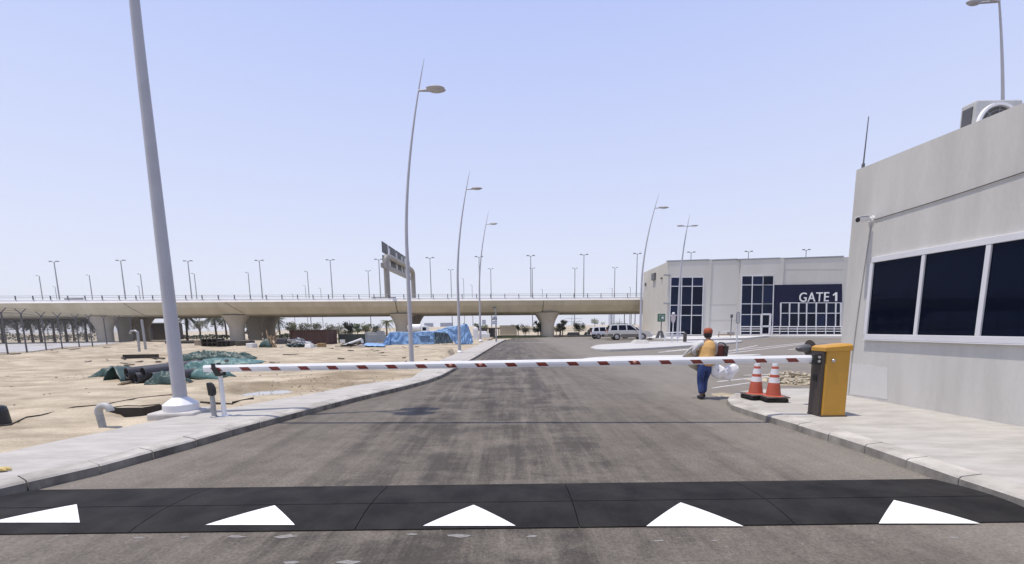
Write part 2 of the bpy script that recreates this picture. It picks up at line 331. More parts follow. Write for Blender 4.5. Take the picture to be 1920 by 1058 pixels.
# sandy lot on the left: a rolling sheet that dives under the pavement
def side_of(x, y):                                        # > 0 on the road side of the pavement's outer edge
    best = 1e9; s = 0
    for a, b in zip(LOs, LOs[1:]):
        d = b-a; t = max(0, min(1, ((x-a.x)*d.x+(y-a.y)*d.y)/(d.x*d.x+d.y*d.y)))
        qx = a.x+d.x*t; qy = a.y+d.y*t; r2 = (x-qx)**2+(y-qy)**2
        if r2 < best: best = r2; s = 1 if d.x*(y-a.y)-d.y*(x-a.x) < 0 else -1
    return s*math.sqrt(best)
LOs = resample(LO, 2.0); RUTS = [(12.2, .06, .012), (13.7, .06, .012), (20.5, -.10, .0), (22.2, -.10, .0), (30, .22, .0), (31.6, .22, 0)]
PIT = (G(195, 788, .1), G(310, 772, .1))
def lot_z(x, y):
    e = side_of(x, y) if x > -22 else -9
    z = .085 + .05*fbm(x*.35, y*.5, 1) + .034*fbm(x*1.7, y*2.3, 5) + .075*max(0, fbm(x*.16, y*.22, 9))
    z += .012*math.sin(y*3.1+1.5*fbm(x*.12, y*.1, 3))*(.5+.5*fbm(x*.1, y*.2, 4))
    for c0, c1, c2 in RUTS:
        d_ = abs(y-(c0+c1*x+c2*x*x)); z += -.035*math.exp(-(d_/.13)**2)+.02*math.exp(-((d_-.26)/.1)**2)
    z = min(z, .125+max(0, -e-.2)*.06)
    if e > 0: z = .08 - min(1, e/.35)*.5
    # mound beside the second lamp, beds beside the fence
    for mx, my, mr, mh in MOUNDS: z += mh*math.exp(-((x-mx)**2+(y-my)**2*.5)/mr**2)*(1+.35*fbm(x*2.2, y*2.2, 2))*(1 if e < -.3 else 0)
    for px_, py_, pr, pd in DIPS: z -= pd*math.exp(-(((x-px_)/pr)**2+((y-py_)/(pr*.8))**2)**2)
    return z
_m = [(250, 648, 2.0, .45), (700, 670, 1.5, .22), (850, 668, 1.6, .35), (600, 662, 2.0, .25), (300, 655, 2.5, .3), (120, 668, 3, .3), (640, 706, .9, .12), (480, 652, 2, .3)]
MOUNDS = [(G(a, b).x, G(a, b).y, r_, h_) for a, b, r_, h_ in _m]
_d = G(492, 736, .05); DIPS = [(_d.x, _d.y, .95, .12)]
_t = G(252, 776, .1); DIPS.append((_t.x, _t.y+.25, .45, .26))
def axis(a, b, s0, g):
    o = [a]; s = s0
    while o[-1] < b: o.append(o[-1]+s); s *= g
    return o
ys = axis(2.6, 72, .07, 1.0135); lot = MB(); rows = []
xs_n = [-1.0*q for q in axis(-.6, 95, .085, 1.014)][::-1]
for y in ys: rows.append([Vector((x, y, lot_z(x, y))) for x in xs_n if True])
lot.sheet(rows); struct(lot, 'sand_lot', M_sand, smooth=60)
def lz(px, py):                                            # point on the sand as the picture shows it
    p = G(px, py, .09); z = lot_z(p.x, p.y); q = G(px, py, z); return Vector((q.x, q.y, lot_z(q.x, q.y)))

def blob(cx, cy, rx, ry, z, name, mt, seed=0, th=.004, n=48, amp=.3, kind='structure', rot=0):
    pts = []
    for k in range(n):
        a = 2*math.pi*k/n; q = 1+amp*fbm(math.cos(a)*1.3+seed, math.sin(a)*1.3, seed)
        u, v_ = rx*q*math.cos(a), ry*q*math.sin(a); pts.append(Vector((cx+u*math.cos(rot)-v_*math.sin(rot), cy+u*math.sin(rot)+v_*math.cos(rot), z-th)))
    return tag(MB().prism(pts, (0, 0, th)).build(name, mt), kind=kind)
p = G(492, 736, .03); blob(p.x, p.y, .95, .62, .028, 'puddle_water', M_water, 3, amp=.45)
p = G(1362, 741); blob(p.x-.05, p.y+.0, .34, .3, .004, 'sand_patch', M_sand, 5, amp=.5)
p = G(1500, 715); blob(p.x+.2, p.y, 1.5, 1.25, .006, 'sand_patch', M_sand, 8, amp=.4)
# dusty concrete apron behind the left fence
ap = [G(-420, 676), G(0, 664), G(60, 661.5), G(118, 653), G(180, 649), G(250, 645.0), G(285, 643.4), G(200, 641.6), G(0, 645.5), G(-420, 653)]
slab('concrete_apron', ap, .13, .2, mat('apron_concrete', (.50, .50, .50), .8, var=.05, scale=.3))
# far grass verge, kerb of the far road end, low sandy bank beyond
slab('grass_verge', [G(925, 634), G(1026, 631.4), G(1028, 629.2), G(935, 629.6)], .05, .1, M_grass)
bk = MB(); rws = []
for j, (yy, zz) in enumerate(((104, -.2), (112, 1.1), (120, 1.75), (150, 1.9), (200, -.2))):
    rws.append([Vector((x, yy+4*fbm(x*.03, j), zz*(1+.25*fbm(x*.05, j*.4, 2)) if zz > 0 else zz)) for x in range(-40, 140, 4)])
struct(bk.sheet(rws), 'sand_bank', M_plain, smooth=60)

# traffic islands on the far road
def island(px, mt=M_conc, h=.16):
    pts = chaikin([G(a, b) for a, b in px] + [G(*px[0])], 2)[:-1]
    b = MB().prism([Vector((p_.x, p_.y, -.02)) for p_ in pts], (0, 0, h+.02))
    return struct(b, 'traffic_island', mt, bevel=.04)
island([(1107, 655), (1122, 659.5), (1180, 658.5), (1290, 651.5), (1420, 641), (1300, 641), (1262, 643), (1215, 643.5), (1150, 648), (1118, 650)], mat('island_concrete', (.46, .45, .43), .8, var=.06))
island([(1090, 679), (1160, 678.5), (1300, 676), (1425, 671.5), (1428, 670), (1300, 671.5), (1200, 672), (1110, 675.5)], mat('median_concrete', (.52, .51, .49), .8, var=.06))
# low white kerb and raised apron in front of the hall
slab('pavement', [G(1218, 637), G(1290, 640), G(1400, 637), G(1440, 632.5), G(1600, 633.5), Vector((80, 48, 0)), Vector((80, 72, 0)), Vector((21, 72, 0))], .2, .3, mat('hall_pavement', (.55, .54, .52), .8, var=.05, scale=.5))
# painted lines
rm = MB()
def line(pa, pb, wd, z=.004):
    a, b = G(*pa), G(*pb); d = (b-a).normalized(); n = Vector((-d.y, d.x, 0))*wd/2; u = Vector((0, 0, z))
    rm.add([a+n+u, a-n+u, b-n+u, b+n+u], [(0, 1, 2, 3)])
for pa, pb, wd in (((955, 643), (1022, 642.5), .3), ((1365, 663), (1515, 644), .16), ((1365, 659), (1420, 648), .14), ((1375, 657.5), (1520, 641.5), .14), ((1478, 656), (1505, 653), .12), ((1235, 661), (1292, 655.5), .22), ((1250, 658.6), (1290, 655), .2), ((1345, 716), (1440, 706), .1), ((1335, 728), (1420, 716), .07), ((1395, 704), (1450, 702), .1)):
    line(pa, pb, wd)
struct(rm, 'road_markings', M_marking)

# loose stones and clods on the lot and along the kerbs
st = MB(); rnd = random.Random(11)
def pebble(p_, r_):
    k = [Vector((math.cos(a)*r_*rnd.uniform(.6, 1.2), math.sin(a)*r_*rnd.uniform(.6, 1.2), 0)) for a in (0, 1.26, 2.5, 3.77, 5.03)]
    c = Vector((rnd.uniform(-.2, .2)*r_, rnd.uniform(-.2, .2)*r_, r_*rnd.uniform(.5, .9)))
    st.add([p_+q for q in k]+[p_+c+q*.5 for q in k], [(0, 1, 6, 5), (1, 2, 7, 6), (2, 3, 8, 7), (3, 4, 9, 8), (4, 0, 5, 9), (5, 6, 7, 8, 9)])
for i in range(900):
    q = G(rnd.uniform(-40, 800), 652+190*rnd.random()**1.6, .09)
    if fbm(q.x*.3, q.y*.35, 8) < .12: continue
    if q.x > -22 and side_of(q.x, q.y) > -.15: continue
    pebble(Vector((q.x, q.y, lot_z(q.x, q.y)-.005)), rnd.uniform(.012, .03)*(1+q.y*.035))
for i in range(260):
    a = G(560+rnd.gauss(60, 70), 722+rnd.gauss(0, 12), .1)
    if side_of(a.x, a.y) > -.1: continue
    pebble(Vector((a.x, a.y, lot_z(a.x, a.y)-.004)), rnd.uniform(.012, .035))
tag(st.build('stones', mat('clod', (.27, .225, .16), .9, var=.3, scale=1.5)), kind='stuff')
st = MB()
for i in range(130):
    q = G(rnd.uniform(0, 820), rnd.uniform(650, 690), .09)
    if q.x > -22 and side_of(q.x, q.y) > -.5: continue
    if fbm(q.x*.2, q.y*.2, 21) < .05: continue
    a = rnd.uniform(0, 3.1); st.box((q.x, q.y, lot_z(q.x, q.y)+.02), (rnd.uniform(.1, .7), rnd.uniform(.05, .2), rnd.uniform(.02, .09)), rot=Matrix.Rotation(a, 3, 'Z') @ Matrix.Rotation(rnd.uniform(-.2, .2), 3, 'Y'))
tag(st.build('timber_litter', mat('litter', (.10, .08, .06), .9, col2=(.30, .25, .19), scale=.7)), kind='stuff')
st = MB()
for L_, sg in ((resample(RK, .05), 1), (resample(LK, .08), 1)):
    for q in L_:
        if 2.5 < q.y < 10 and rnd.random() < (.55 if L_[0].x > 0 else .16): pebble(q+Vector((rnd.gauss(0, .06)+(-.06 if q.x > 0 else .05), rnd.gauss(0, .05), 0)), rnd.uniform(.004, .014))
for i in range(120): pebble(G(rnd.uniform(200, 1700), rnd.uniform(770, 1056)), rnd.uniform(.003, .007))
tag(st.build('grit', mat('grit_grey', (.30, .275, .235), .9, var=.3, scale=4)), kind='stuff')
# scuffed paint flakes left of the old line in front of the hump
fl = MB()
for px_, py_, s_ in ((150, 996, .02), (260, 1008, .03), (345, 1007, .025), (440, 1007, .05), (540, 1005, .055), (770, 1002, .03), (860, 1004, .05), (1000, 1006, .03), (1235, 1014, .03), (655, 1054, .05), (120, 1005, .02), (545, 1055, .04), (1340, 1014, .015), (1790, 1009, .03)):
    q = G(px_, py_, .003); n = 9
    fl.add([q+Vector((math.cos(a)*s_*rnd.uniform(.7, 2.4), math.sin(a)*s_*rnd.uniform(.2, .9), 0)) for a in [2*math.pi*k/n for k in range(n)]], [tuple(range(n))])
struct(fl, 'paint_flakes_road_markings', mat('old_paint', (.21, .20, .188), .8, var=.2, scale=40))

# ------------------------------------------------------------------ rubber road hump
Yn, Yf = G(960, 992).y, G(960, 909).y
Yc = G(960, 941, .055).y
def hump_z(y, groove=False):
    if groove and abs(y-Yc) < .0055: return hump_z(y)-.006
    if y < Yc: return .012 + (.055-.012)*math.sin(max(0, (y-Yn)/(Yc-Yn))*math.pi/2)**.8
    return .008 + (.055-.008)*(math.cos((y-Yc)/(Yf-Yc)*math.pi/2))**.9
hp = thing('speed_hump', 'low black rubber speed hump with white triangles across the road', 'speed hump', (0, Yn, 0))
seams = [-99] + [G(a, 992).x for a in (258, 668, 1087, 1500)] + [99]
def kx(line, y):                                         # x of a kerb at depth y
    bx = 0; bd = 9
    for q in resample(line, .03):
        if abs(q.y-y) < bd and q.y < 12: bd = abs(q.y-y); bx = q.x
    return bx
yl = sorted([Yn + (Yf-Yn)*k/16 for k in range(17)] + [Yc-.007, Yc-.004, Yc+.004, Yc+.007])
lx = {y: kx(LK, y)+.06 for y in yl}; rx = {y: kx(RK, y)-.02 for y in yl}
for i in range(5):
    b = MB(); rws = []; n = 18
    for y in [yl[0]] + yl + [yl[-1]]:
        edge = y in (yl[0], yl[-1]); a = max(seams[i]+.004, lx[y]); c = min(seams[i+1]-.004, rx[y])
        rws.append([Vector((a+(c-a)*k/n, y, hump_z(y, True))) for k in range(n+1)])
    rws[0] = [Vector((q.x, q.y, -.01)) for q in rws[0]]; rws[-1] = [Vector((q.x, q.y, -.01)) for q in rws[-1]]
    b.sheet(rws)
    for k in (0, n):                                     # cheeks at the seam
        b.add([r_[k] for r_ in rws], [tuple(range(len(rws)))])
    b.build('rubber_module', M_rubber, hp, smooth=25)
gr = MB()
for i, (b0, b1, ax_, yb, ya) in enumerate(((-22, 150, 144, 983, 946), (385, 553, 515, 985.5, 948), (793, 967, 888, 985.5, 947), (1212, 1394, 1276, 984.5, 942.5), (1648, 1838, 1676, 979.5, 938))):
    A, B, T = G(b0, yb, .025), G(b1, yb, .025), G(ax_, ya, .055); rws = []
    for k in range(9):
        t_ = k/8; a = A.lerp(T, t_); c = B.lerp(T, t_*.985)
        rws.append([Vector((a.x+(c.x-a.x)*j/6, a.y+(c.y-a.y)*j/6, hump_z(a.y)+.003)) for j in range(7)])
    MB().sheet(rws).build('triangle_marking', M_paint, hp)

# ------------------------------------------------------------------ flyover
def fy(x): return 72.4 + (x-6)*15/140                    # front edge of the deck
FA, FB = -118.0, 34.0
fd = Vector((1, 15/140, 0)).normalized(); fn = Vector((-fd.y, fd.x, 0))           # along, and towards the back
def fp(x, back, z): return Vector((x, fy(x), 0)) + fn*back + Vector((0, 0, z))
fo = thing('flyover', 'long beige concrete flyover on flared piers crossing behind the sandy lot', 'flyover', (6, fy(6), 0))
sect = [(0, 6.02), (.35, 5.3), (1.3, 4.25), (2.2, 4.05), (15.8, 4.05), (16.7, 4.25), (17.65, 5.3), (18, 6.02), (18, 6.1), (0, 6.1)]
joints = [FA, -58.5, -44.2, -18.6, 5.4, FB]
for a, b_ in zip(joints, joints[1:]):
    b = MB(); n = len(sect); skew = 2.2 if b_ < 0 else .15
    def col(x, sk): return [fp(x + sk*max(0, min(1, (6.02-z)/1.8))*(1 if back < 9 else 0), back, z) for back, z in sect]
    sa = 2.2 if -60 < a < -20 and a > -50 else (1.8 if a == -58.5 else .1); sb = 2.2 if -50 < b_ < -40 else (1.8 if b_ == -58.5 else .1)
    A = col(a+.06, sa); B = col(b_-.06, sb)
    b.add(A+B, [tuple(range(n)), tuple(range(2*n-1, n-1, -1))] + [(k, (k+1) % n, n+(k+1) % n, n+k) for k in range(n)])
    b.build('girder', M_beam, fo)
for back in (-.08, 17.78):
    b = MB(); b.prism([fp(FA, back, 6.06), fp(FA, back+.55, 6.06), fp(FA, back+.55, 6.56), fp(FA, back+.24, 6.56)], fd*((FB-FA)/fd.x)); b.build('parapet', M_par, fo)
b = MB()
for h in (7.12, 6.86): b.tube([fp(FA, .08, h), fp(FB, .08, h)], .03, 5)
b.build('handrail', M_galv, fo)
x = FA+1
while x < FB:
    MB().box(fp(x, .08, 6.85), (.11, .11, .62)).build('railing_post', M_dpole, fo); x += 2.32
def pier(x, back, mt=M_pier, half=False):
    prof = []
    for k in range(13):
        t_ = k/12; r_ = 1.06 + (1.0*max(0, (t_-.45)/.55)**1.7); prof.append((r_, -.1+4.2*t_))
    b = MB(); b.lathe(prof, fp(x, back, 0), 28, sx=1.05, sy=.85)
    b.build('pier', mt, fo, smooth=40)
for px_, back in ((197, 3.0), (236, 9), (268, 15), (445, 2.6), (478, 9), (505, 15.2), (755, 2.4), (776, 15), (1027, 2.4), (1023, 15)):
    x = 0
    for _ in range(30):                                  # find the deck position standing at that place of the picture
        q = fp(x, back, 0); w_ = D(px_, 625, q.y); x += (w_.x-q.x)*.8
    pier(x, back)

# gantry sign across the deck
GX = -20.0
def gz(px, py, Y): return D(px, py, Y).z
ga = thing('sign_gantry', 'grey arched sign gantry with rows of dark panels standing on the flyover deck', 'gantry', (GX, 71, 6.1))
def arch(b):
    pts = []; Y0, Y1 = 70.6, 89.5
    for k in range(40):
        t_ = k/39; 
        if t_ < .3: z = 6.0 + 6.0*t_/.3; y = Y0+.0
        elif t_ > .7: z = 6.0 + 6.0*(1-t_)/.3; y = Y1
        else:
            a = (t_-.3)/.4*math.pi; e = .32
            cx_ = math.copysign(abs(math.cos(a))**e, math.cos(a)); sx2 = math.sin(a)**e if a > 0 and a < math.pi else 0
            y = (Y0+Y1)/2 - (Y1-Y0)/2*cx_; z = 12.0 + 1.45*abs(sx2)
        pts.append(Vector((GX, y, z)))
    b.tube(pts, .46, 10); return b
M_gsteel = mat('gantry_steel', (.27, .255, .235), .55, .2, var=.08, scale=1)
arch(MB()).build('arch_frame', M_gsteel, ga, smooth=50)
MB().box((GX, 77.6, 11.55), (.5, 18.5, .75)).build('lower_beam', M_gsteel, ga, bevel=.08)
M_signb = mat('sign_panel_back', (.065, .068, .075), .6, var=.1)
for (a, c) in [(a*1.024, c*1.024) for a, c in ((68.9, 71.9), (72.6, 76.4), (76.9, 80.0), (80.5, 82.4), (83.0, 86.2))]:
    MB().box((GX-.5, (a+c)/2, 14.7), (.12, c-a, 1.7)).build('sign_panel', M_signb, ga)
    MB().box((GX-.5, (a+c)/2, 12.55), (.12, c-a, 1.75)).build('sign_panel', M_signb, ga)
for y in (73.95, 78.5, 82.2, 84.7, 88.2): MB().box((GX-.32, y, 13.2), (.16, .26, 3.6)).build('panel_upright', M_frame, ga)

# low dark road barriers seen over the parapet
for (pa, pb, y_, lab) in (((122, 562), (155, 558), 70, 'low dark road barrier on the flyover deck, far left by the wire fence'), ((697, 563), (742, 558), 76, 'low dark road barrier on the flyover deck at the gantry leg')):
    A = D(pa[0], pa[1], y_); B = D(pb[0], pb[1], y_)
    b = MB().prism([Vector((A.x, y_-.3, 6.1)), Vector((A.x, y_+.3, 6.1)), Vector((A.x, y_+.12, 7.15)), Vector((A.x, y_-.12, 7.15))], (B.x-A.x, 0, 0))
    tag(b.build('road_barrier', M_dpole, bevel=.03), lab, 'road barrier')

# ------------------------------------------------------------------ lamps
def small_lamp(h, twin, name, single=-1, rad=.11):
    r = thing(name, None, 'street lamp')
    MB().tube([(0, 0, 0), (0, 0, h*.5), (0, 0, h)], [rad, rad*.8, rad*.6], 6).build('pole', M_galv, r, smooth=60)
    for sg in ((-1, 1) if twin else (single,)):
        MB().tube([(0, 0, h-.1), (sg*.35, 0, h+.06)], .05, 5).build('arm', M_galv, r)
        b = MB().box((sg*.55, 0, h+.08), (.5, .34, .14), top=.7); b.build('lamp_head', M_dpole, r, bevel=.03)
    return r
tall = [(101, 490), (226, 488), (352, 489), (486, 488), (619, 487), (710, 486), (806, 483), (898, 481), (995, 479), (1095, 477), (1195, 475), (1296, 472.5), (1404, 471), (1512, 468)]
proto = None
GRP = 'twin headed lamps along the flyover'
for i, (px_, py_) in enumerate(tall):
    Y = 81.0
    for _ in range(8): Y = fy(D(px_, py_, Y).x)+9
    q = D(px_, py_, Y); o = proto if proto else small_lamp(8.0, True, 'street_lamp'); 
    if not proto: proto = o; o['group'] = GRP
    else: o = copy_tree(proto)
    extra = ' in front of the first' if i == -1 else ''
    lab = f'slim twin-headed grey lamp on the flyover, {ORD[i]} tall one from the left' if i < 11 else ('only the top of a twin-headed lamp above the hall roof, ' + ['over the left window', 'over its middle', 'near the booth'][i-11])
    s_ = (q.z-6.1)/8.1
    d_ = small_vertical = D(px_, py_, Y)
    place(o, (q.x, q.y, 6.1), 0, (1, 1, s_), lab)
short = [(73, 516, -1), (167, 515, -1), (263, 513, -1), (364, 512, -1), (465, 510, -1), (576, 508, -1), (690, 507, 0), (845, 505, 0), (920, 503, 0), (998, 502, 0), (1078, 502, 0), (1153, 501, 0)]
pS = small_lamp(17, False, 'street_lamp', -1, .16); pT = None
GR2 = 'lamps of the far road beyond the flyover'
for i, (px_, py_, sg) in enumerate(short):
    Y = 122; q = D(px_, py_, Y)
    if sg < 0: o = pS if i == 0 else copy_tree(pS)
    else:
        if not pT: pT = small_lamp(17, True, 'street_lamp', 1, .16); o = pT
        else: o = copy_tree(pT)
    o['group'] = GR2; s_ = q.z/17.1
    lab = (f'shorter lamp beyond the flyover with one arm to the left, {ORD[i]} of its row' if sg < 0 else f'shorter lamp with a small cross head beyond the flyover, {ORD[i-6]} right of the gantry' if i > 6 else 'shorter lamp with a small cross head just left of the gantry')
    place(o, (q.x, q.y, -.1), 0, (1, 1, s_), lab)
tiny = [(103, 537), (260, 536), (549, 551), (572, 535), (601, 540), (869, 522), (885, 534), (1017, 542), (1148, 540), (1182, 538), (655, 600), (1162, 597)]
pS2 = None
for i, (px_, py_) in enumerate(tiny):
    Y = 190; q = D(px_, py_, Y)
    if not pS2: pS2 = small_lamp(20, False, 'street_lamp', -1, .17); o = pS2
    else: o = copy_tree(pS2)
    o['group'] = 'thin distant lamp posts'
    place(o, (q.x, q.y, -.1), 0, (1, 1, q.z/20.1), f'very thin distant lamp post on the skyline, {ORD[i]} of those furthest away' if i < 10 else ('very thin distant lamp post below the deck left of the middle pier' if i == 10 else 'very thin distant lamp post behind the parked cars'))

def bow_lamp(label, base, H, side=1, arm_pair=(1,), rscale=1.0, skirt=1.0, group='bowed lamp posts of the access road', rz=0, bow=1.25, head=1.0):
    r = thing('bowed_lamp_post', label, 'lamp post', base, group); o = Vector(base); k = H/14.8
    pts = []; rr = []
    for i in range(25):
        t_ = i/24; z = t_*14.8; dx = bow*max(0, (z-6)/8.8)**1.75*side
        pts.append(o + Vector((dx, 0, z))*k); rr.append((.118*(1-t_)**.55*rscale*(1-.25*t_) + .008)*k)
    MB().tube(pts, rr, 16).build('pole', M_pole, r, smooth=60)
    zz = 13.35; dx = bow*((zz-6)/8.8)**1.75*side
    for sg in arm_pair:
        c = o + Vector((dx, 0, zz))*k
        MB().tube([c, c+Vector((sg*.45, .1, .03))*k, c+Vector((sg*.75, .18, .06))*k], [.045*k, .04*k, .03*k], 8).build('arm', M_pole, r, smooth=60)
        if len(arm_pair) == 1: MB().tube([c, c+Vector((sg*.4, -.1, -.02))*k, c+Vector((sg*.7, -.22, -.02))*k], [.045*k, .04*k, .03*k], 8).build('arm', M_pole, r, smooth=60)
        for yy, zo in (((.2, .1), (-.24, -.03)) if len(arm_pair) == 1 else ((0, .05),)):
            h = MB(); prof = [(.02, -.09), (.22, -.075), (.36, -.02), (.40, .02), (.30, .085), (.12, .12), (.01, .125)]
            h.lathe([(a*k, z_*k) for a, z_ in prof], c+Vector((sg*(.86 if head == 1 else .7), yy, zo))*k, 20, sx=1.15*head, sy=.55*head)
            h.build('lamp_head', M_pole, r, smooth=50)
    if skirt:
        q = k*1.45*skirt; w_ = k*1.12; c_ = .124*k*rscale; MB().lathe([(.205*q, -.02), (.205*q, .115*w_), (.203*q, .118*w_), (c_+.008, .235*w_), (c_-.004, .24*w_)], o, 32).build('base_skirt', M_frame, r, smooth=22)
    return r
# the near post on its plinth
q = G(340.5, 769, .21); NEAR = Vector((q.x, q.y, .21))
pl = MB(); pl.box((NEAR.x-.02, NEAR.y-.0, .10), (.84, .66, .23), rz=.12); tag(pl.build('lamp_plinth', M_conc, bevel=.05, seg=3), 'rough square concrete plinth under the tall near lamp post', 'plinth')
NL = bow_lamp('tall grey lamp post nearest the viewer, cut off by the top of the photo', NEAR, 14.6, 1, rscale=.97, bow=.3)
def lampfit(px, py, top, z=.1, **k):
    b_ = G(px, py, z); H = D(px, top, b_.y).z - z; return Vector((b_.x, b_.y, z)), H
for (px_, py_, tp, lab, rs, sk) in ((772, 679, 110, 'grey bowed lamp post behind the middle of the striped barrier arm', 1.0, False), (862, 663, 320, 'grey bowed lamp post in front of the blue tarps by the kerb', 1.1, True), (901, 641, 396, 'grey bowed lamp post farthest along the left pavement', 1.05, True)):
    b_, H = lampfit(px_, py_, tp); bow_lamp(lab, b_, H, 1, rscale=rs, skirt=(.9 if sk else 0))
b_, H = lampfit(1200, 644, 362, .16); bow_lamp('grey bowed lamp post on the white traffic island beside the silver car', b_, H, 1, rscale=1.1, bow=1.5)
MB0 = MB(); MB0.box((b_.x, b_.y, .3), (1.5, 1.2, .35), top=.65); tag(MB0.build('lamp_plinth', M_conc, bevel=.04), 'white sloped concrete plinth under the lamp post on the island', 'plinth')
b_, H = lampfit(1270.5, 634, 401, .2); bow_lamp('bowed lamp post with a cross head in front of the hall window', b_, H, 1, arm_pair=(-1, 1), rscale=1.4, bow=.9)
q = D(1867, 180, 15.6); zz_ = D(1835, 3, 15.6).z; bow_lamp('bowed lamp post rising behind the booth roof and air conditioner', (q.x+.55, 15.6, 0), zz_/13.35*14.8, -1, arm_pair=(-1,), rscale=.8, head=.62)

# ------------------------------------------------------------------ hall with the gate sign
HA = G(1250, 630, .2); HY0 = 60.0; HA = D(1250, 620, HY0); HA.z = 0
HB = D(1600, 620, 56.3); HB.z = 0
hx = (HB-HA).normalized(); hn = Vector((-hx.y, hx.x, 0))      # hn points back into the hall
if hn.y < 0: hn = -hn
HH = D(1250, 490, HY0).z
def HP(px, py, out=0.0):                                       # point of the facade
    return P(px, py, HA-hn*out, hn)
hall = thing('gate_hall', 'large pale hall with tall dark windows and a navy gate sign', 'hall', tuple(HA))
HC = D(1206.5, 520, 72.5); HC.z = 0
LEN = 44
fz = [HP(1250, 490).z, HP(1330, 488).z, HP(1583, 483.5).z]
def facade(px0, px1, out, name='front_wall', deep=.5, top=None):
    a = HP(px0, 600); c = HP(px1, 600) if px1 < 1700 else HA+hx*LEN
    a.z = c.z = 0; za = HP(px0, 491-(px0-1250)*.0225).z; zc = za
    b = MB(); u = -hn*out; b.prism([a+u, c+u, c+u+hn*deep, a+u+hn*deep], (0, 0, za)); return b.build(name, M_gwall, hall)
facade(1250.3, 1329.5, .0); facade(1329.7, 1382.5, -.12); facade(1382.7, 1462.5, .05); facade(1462.7, 1800, -.1)
b = MB(); a = HC.copy(); c = HA.copy(); d_ = Vector((.5, 0, 0)); b.prism([c, c+d_, a+d_, a], (0, 0, HH)); b.build('side_wall', M_gwall2, hall)
zt = HH-.4; b = MB(); c2 = HA+hx*LEN; b.prism([HA+hn*.6+Vector((.6, 0, zt)), c2+hn*.6+Vector((0, 0, zt)), c2+hn*14+Vector((0, 0, zt)), HC+Vector((.9, -.5, zt))], (0, 0, .2)); b.build('roof', M_conc, hall)
MB().box((HC+HA)/2+Vector((.1, 0, .15)), (.5, (HC-HA).length, .5)).build('plinth_course', M_conc, hall)
for a, c, o_ in ((1250.5, 1329.5, 0), (1329.7, 1382.5, -.12), (1382.7, 1462.5, .05), (1462.7, 1582, -.1)):
    q0, q1 = HP(a, 491-(a-1250)*.0225, o_), HP(c, 491-(c-1250)*.0225, o_); q0.z = q1.z = max(q0.z, q1.z) + .02; MB().prism([q0-hn*.06, q1-hn*.06, q1+hn*.45, q0+hn*.45], (0, 0, .14)).build('coping', M_galv, hall)
for a, c, y_, o_ in ((1330.5, 1382, 571, -.105), (1331, 1382, 600, -.105), (1463.5, 1580, 505, -.085)):
    MB().prism([HP(a, y_, o_), HP(c, y_, o_), HP(c, y_+.5, o_), HP(a, y_+.5, o_)], hn*.03).build('panel_joint', M_conc, hall)
# vents and brackets on the side wall
def SP(px, py, out=.03):
    n_ = Vector((1, 0, 0)); t_ = (HC-HA).normalized(); n_ = Vector((t_.y, -t_.x, 0)); return P(px, py, HA-n_*out, n_)
q = SP(1227, 519); MB().box(q, (.5, 1.4, 1.0)).build('side_vent', M_dpole, hall)
q = SP(1211, 533.5); MB().box(q, (.3, .5, .45)).build('side_spout', M_dpole, hall)
q = SP(1241, 522); MB().box(q, (.3, .45, .2)).build('wall_lamp', M_dpole, hall)
q = HP(1250.5, 516, .1); MB().box(q, (.9, .25, .18)).build('wall_bracket', M_galv, hall)
q = HP(1250.5, 569, .1); MB().box(q, (.9, .25, .18)).build('wall_bracket', M_galv, hall)

def window(x0, x1, y0, y1, colsT, rows, wd=.10, lean=0, out=.06):
    """frame with panes as its sub-parts; colsT are picture columns, rows picture rows"""
    fr = MB(); L_ = lambda px_, py_, o_: HP(px_ + (y0-py_)*lean, py_, o_)
    for cx_ in colsT: fr.beam(L_(cx_, y0, out+.05), L_(cx_, y1, out+.05), .1, wd, up=hn)
    for ry in rows: fr.beam(L_(x0, ry, out+.045), L_(x1, ry, out+.045), .095, wd, up=hn)
    f = fr.build('window_frame', M_frame, hall)
    for a, c in zip(colsT, colsT[1:]):
        for r0, r1 in zip(rows, rows[1:]):
            MB().prism([L_(a, r0, out), L_(c, r0, out), L_(c, r1, out), L_(a, r1, out)], hn*(out+.02) if out > 0 else hn*.05).build('pane', M_hglass[random.randrange(3)], f)
    return f
M_hglass = [mat('hall_glass', (.004, .008, .022), .06, var=.1, spec=.25), mat('hall_glass', (.007, .013, .036), .05, var=.1, spec=.3), mat('hall_glass', (.003, .005, .012), .08, var=.1, spec=.2)]
window(1258, 1319, 520, 628, (1258, 1278.5, 1298.5, 1319), (520, 537, 572.5, 591.5, 628), lean=.028)
window(1391, 1451, 517.5, 626, (1391, 1411, 1431), (517.5, 534.5, 570, 590, 613), lean=.028)
window(1431, 1451, 517.5, 626, (1431, 1451), (517.5, 534.5, 570, 590), lean=.028)
navy = MB()
navy.prism([HP(1448, 534.5, .06), HP(1579, 532.5, .06), HP(1579, 568, .06), HP(1464.5, 568, .06), HP(1461.5, 626, .06), HP(1444, 626, .06), HP(1447, 570, .06)], hn*.15)
navy.build('navy_fascia', M_navy, hall)
window(1464, 1577, 568, 613, (1464.5, 1481, 1498, 1513, 1531, 1550, 1567.5, 1577), (568, 587.5, 613), lean=.028, out=.09)
window(1464, 1577, 568, 613, (1463.5, 1480, 1497, 1512, 1530, 1549, 1566.5, 1576), (613, 627.5), lean=.0, out=.085)
window(1391, 1428, 613, 627.5, (1388, 1407, 1427), (613, 627.5), out=.085)
dr = MB()
for a, c in (((1428, 589), (1427, 628)), ((1444.5, 589), (1442.5, 628)), ((1427.5, 589.5), (1445, 589.5)), ((1427, 612), (1443, 612)), ((1427, 627.5), (1443, 627.5))): dr.beam(HP(*a, .2), HP(*c, .2), .22, .14, up=hn)
dd = dr.build('door', M_frame, hall)
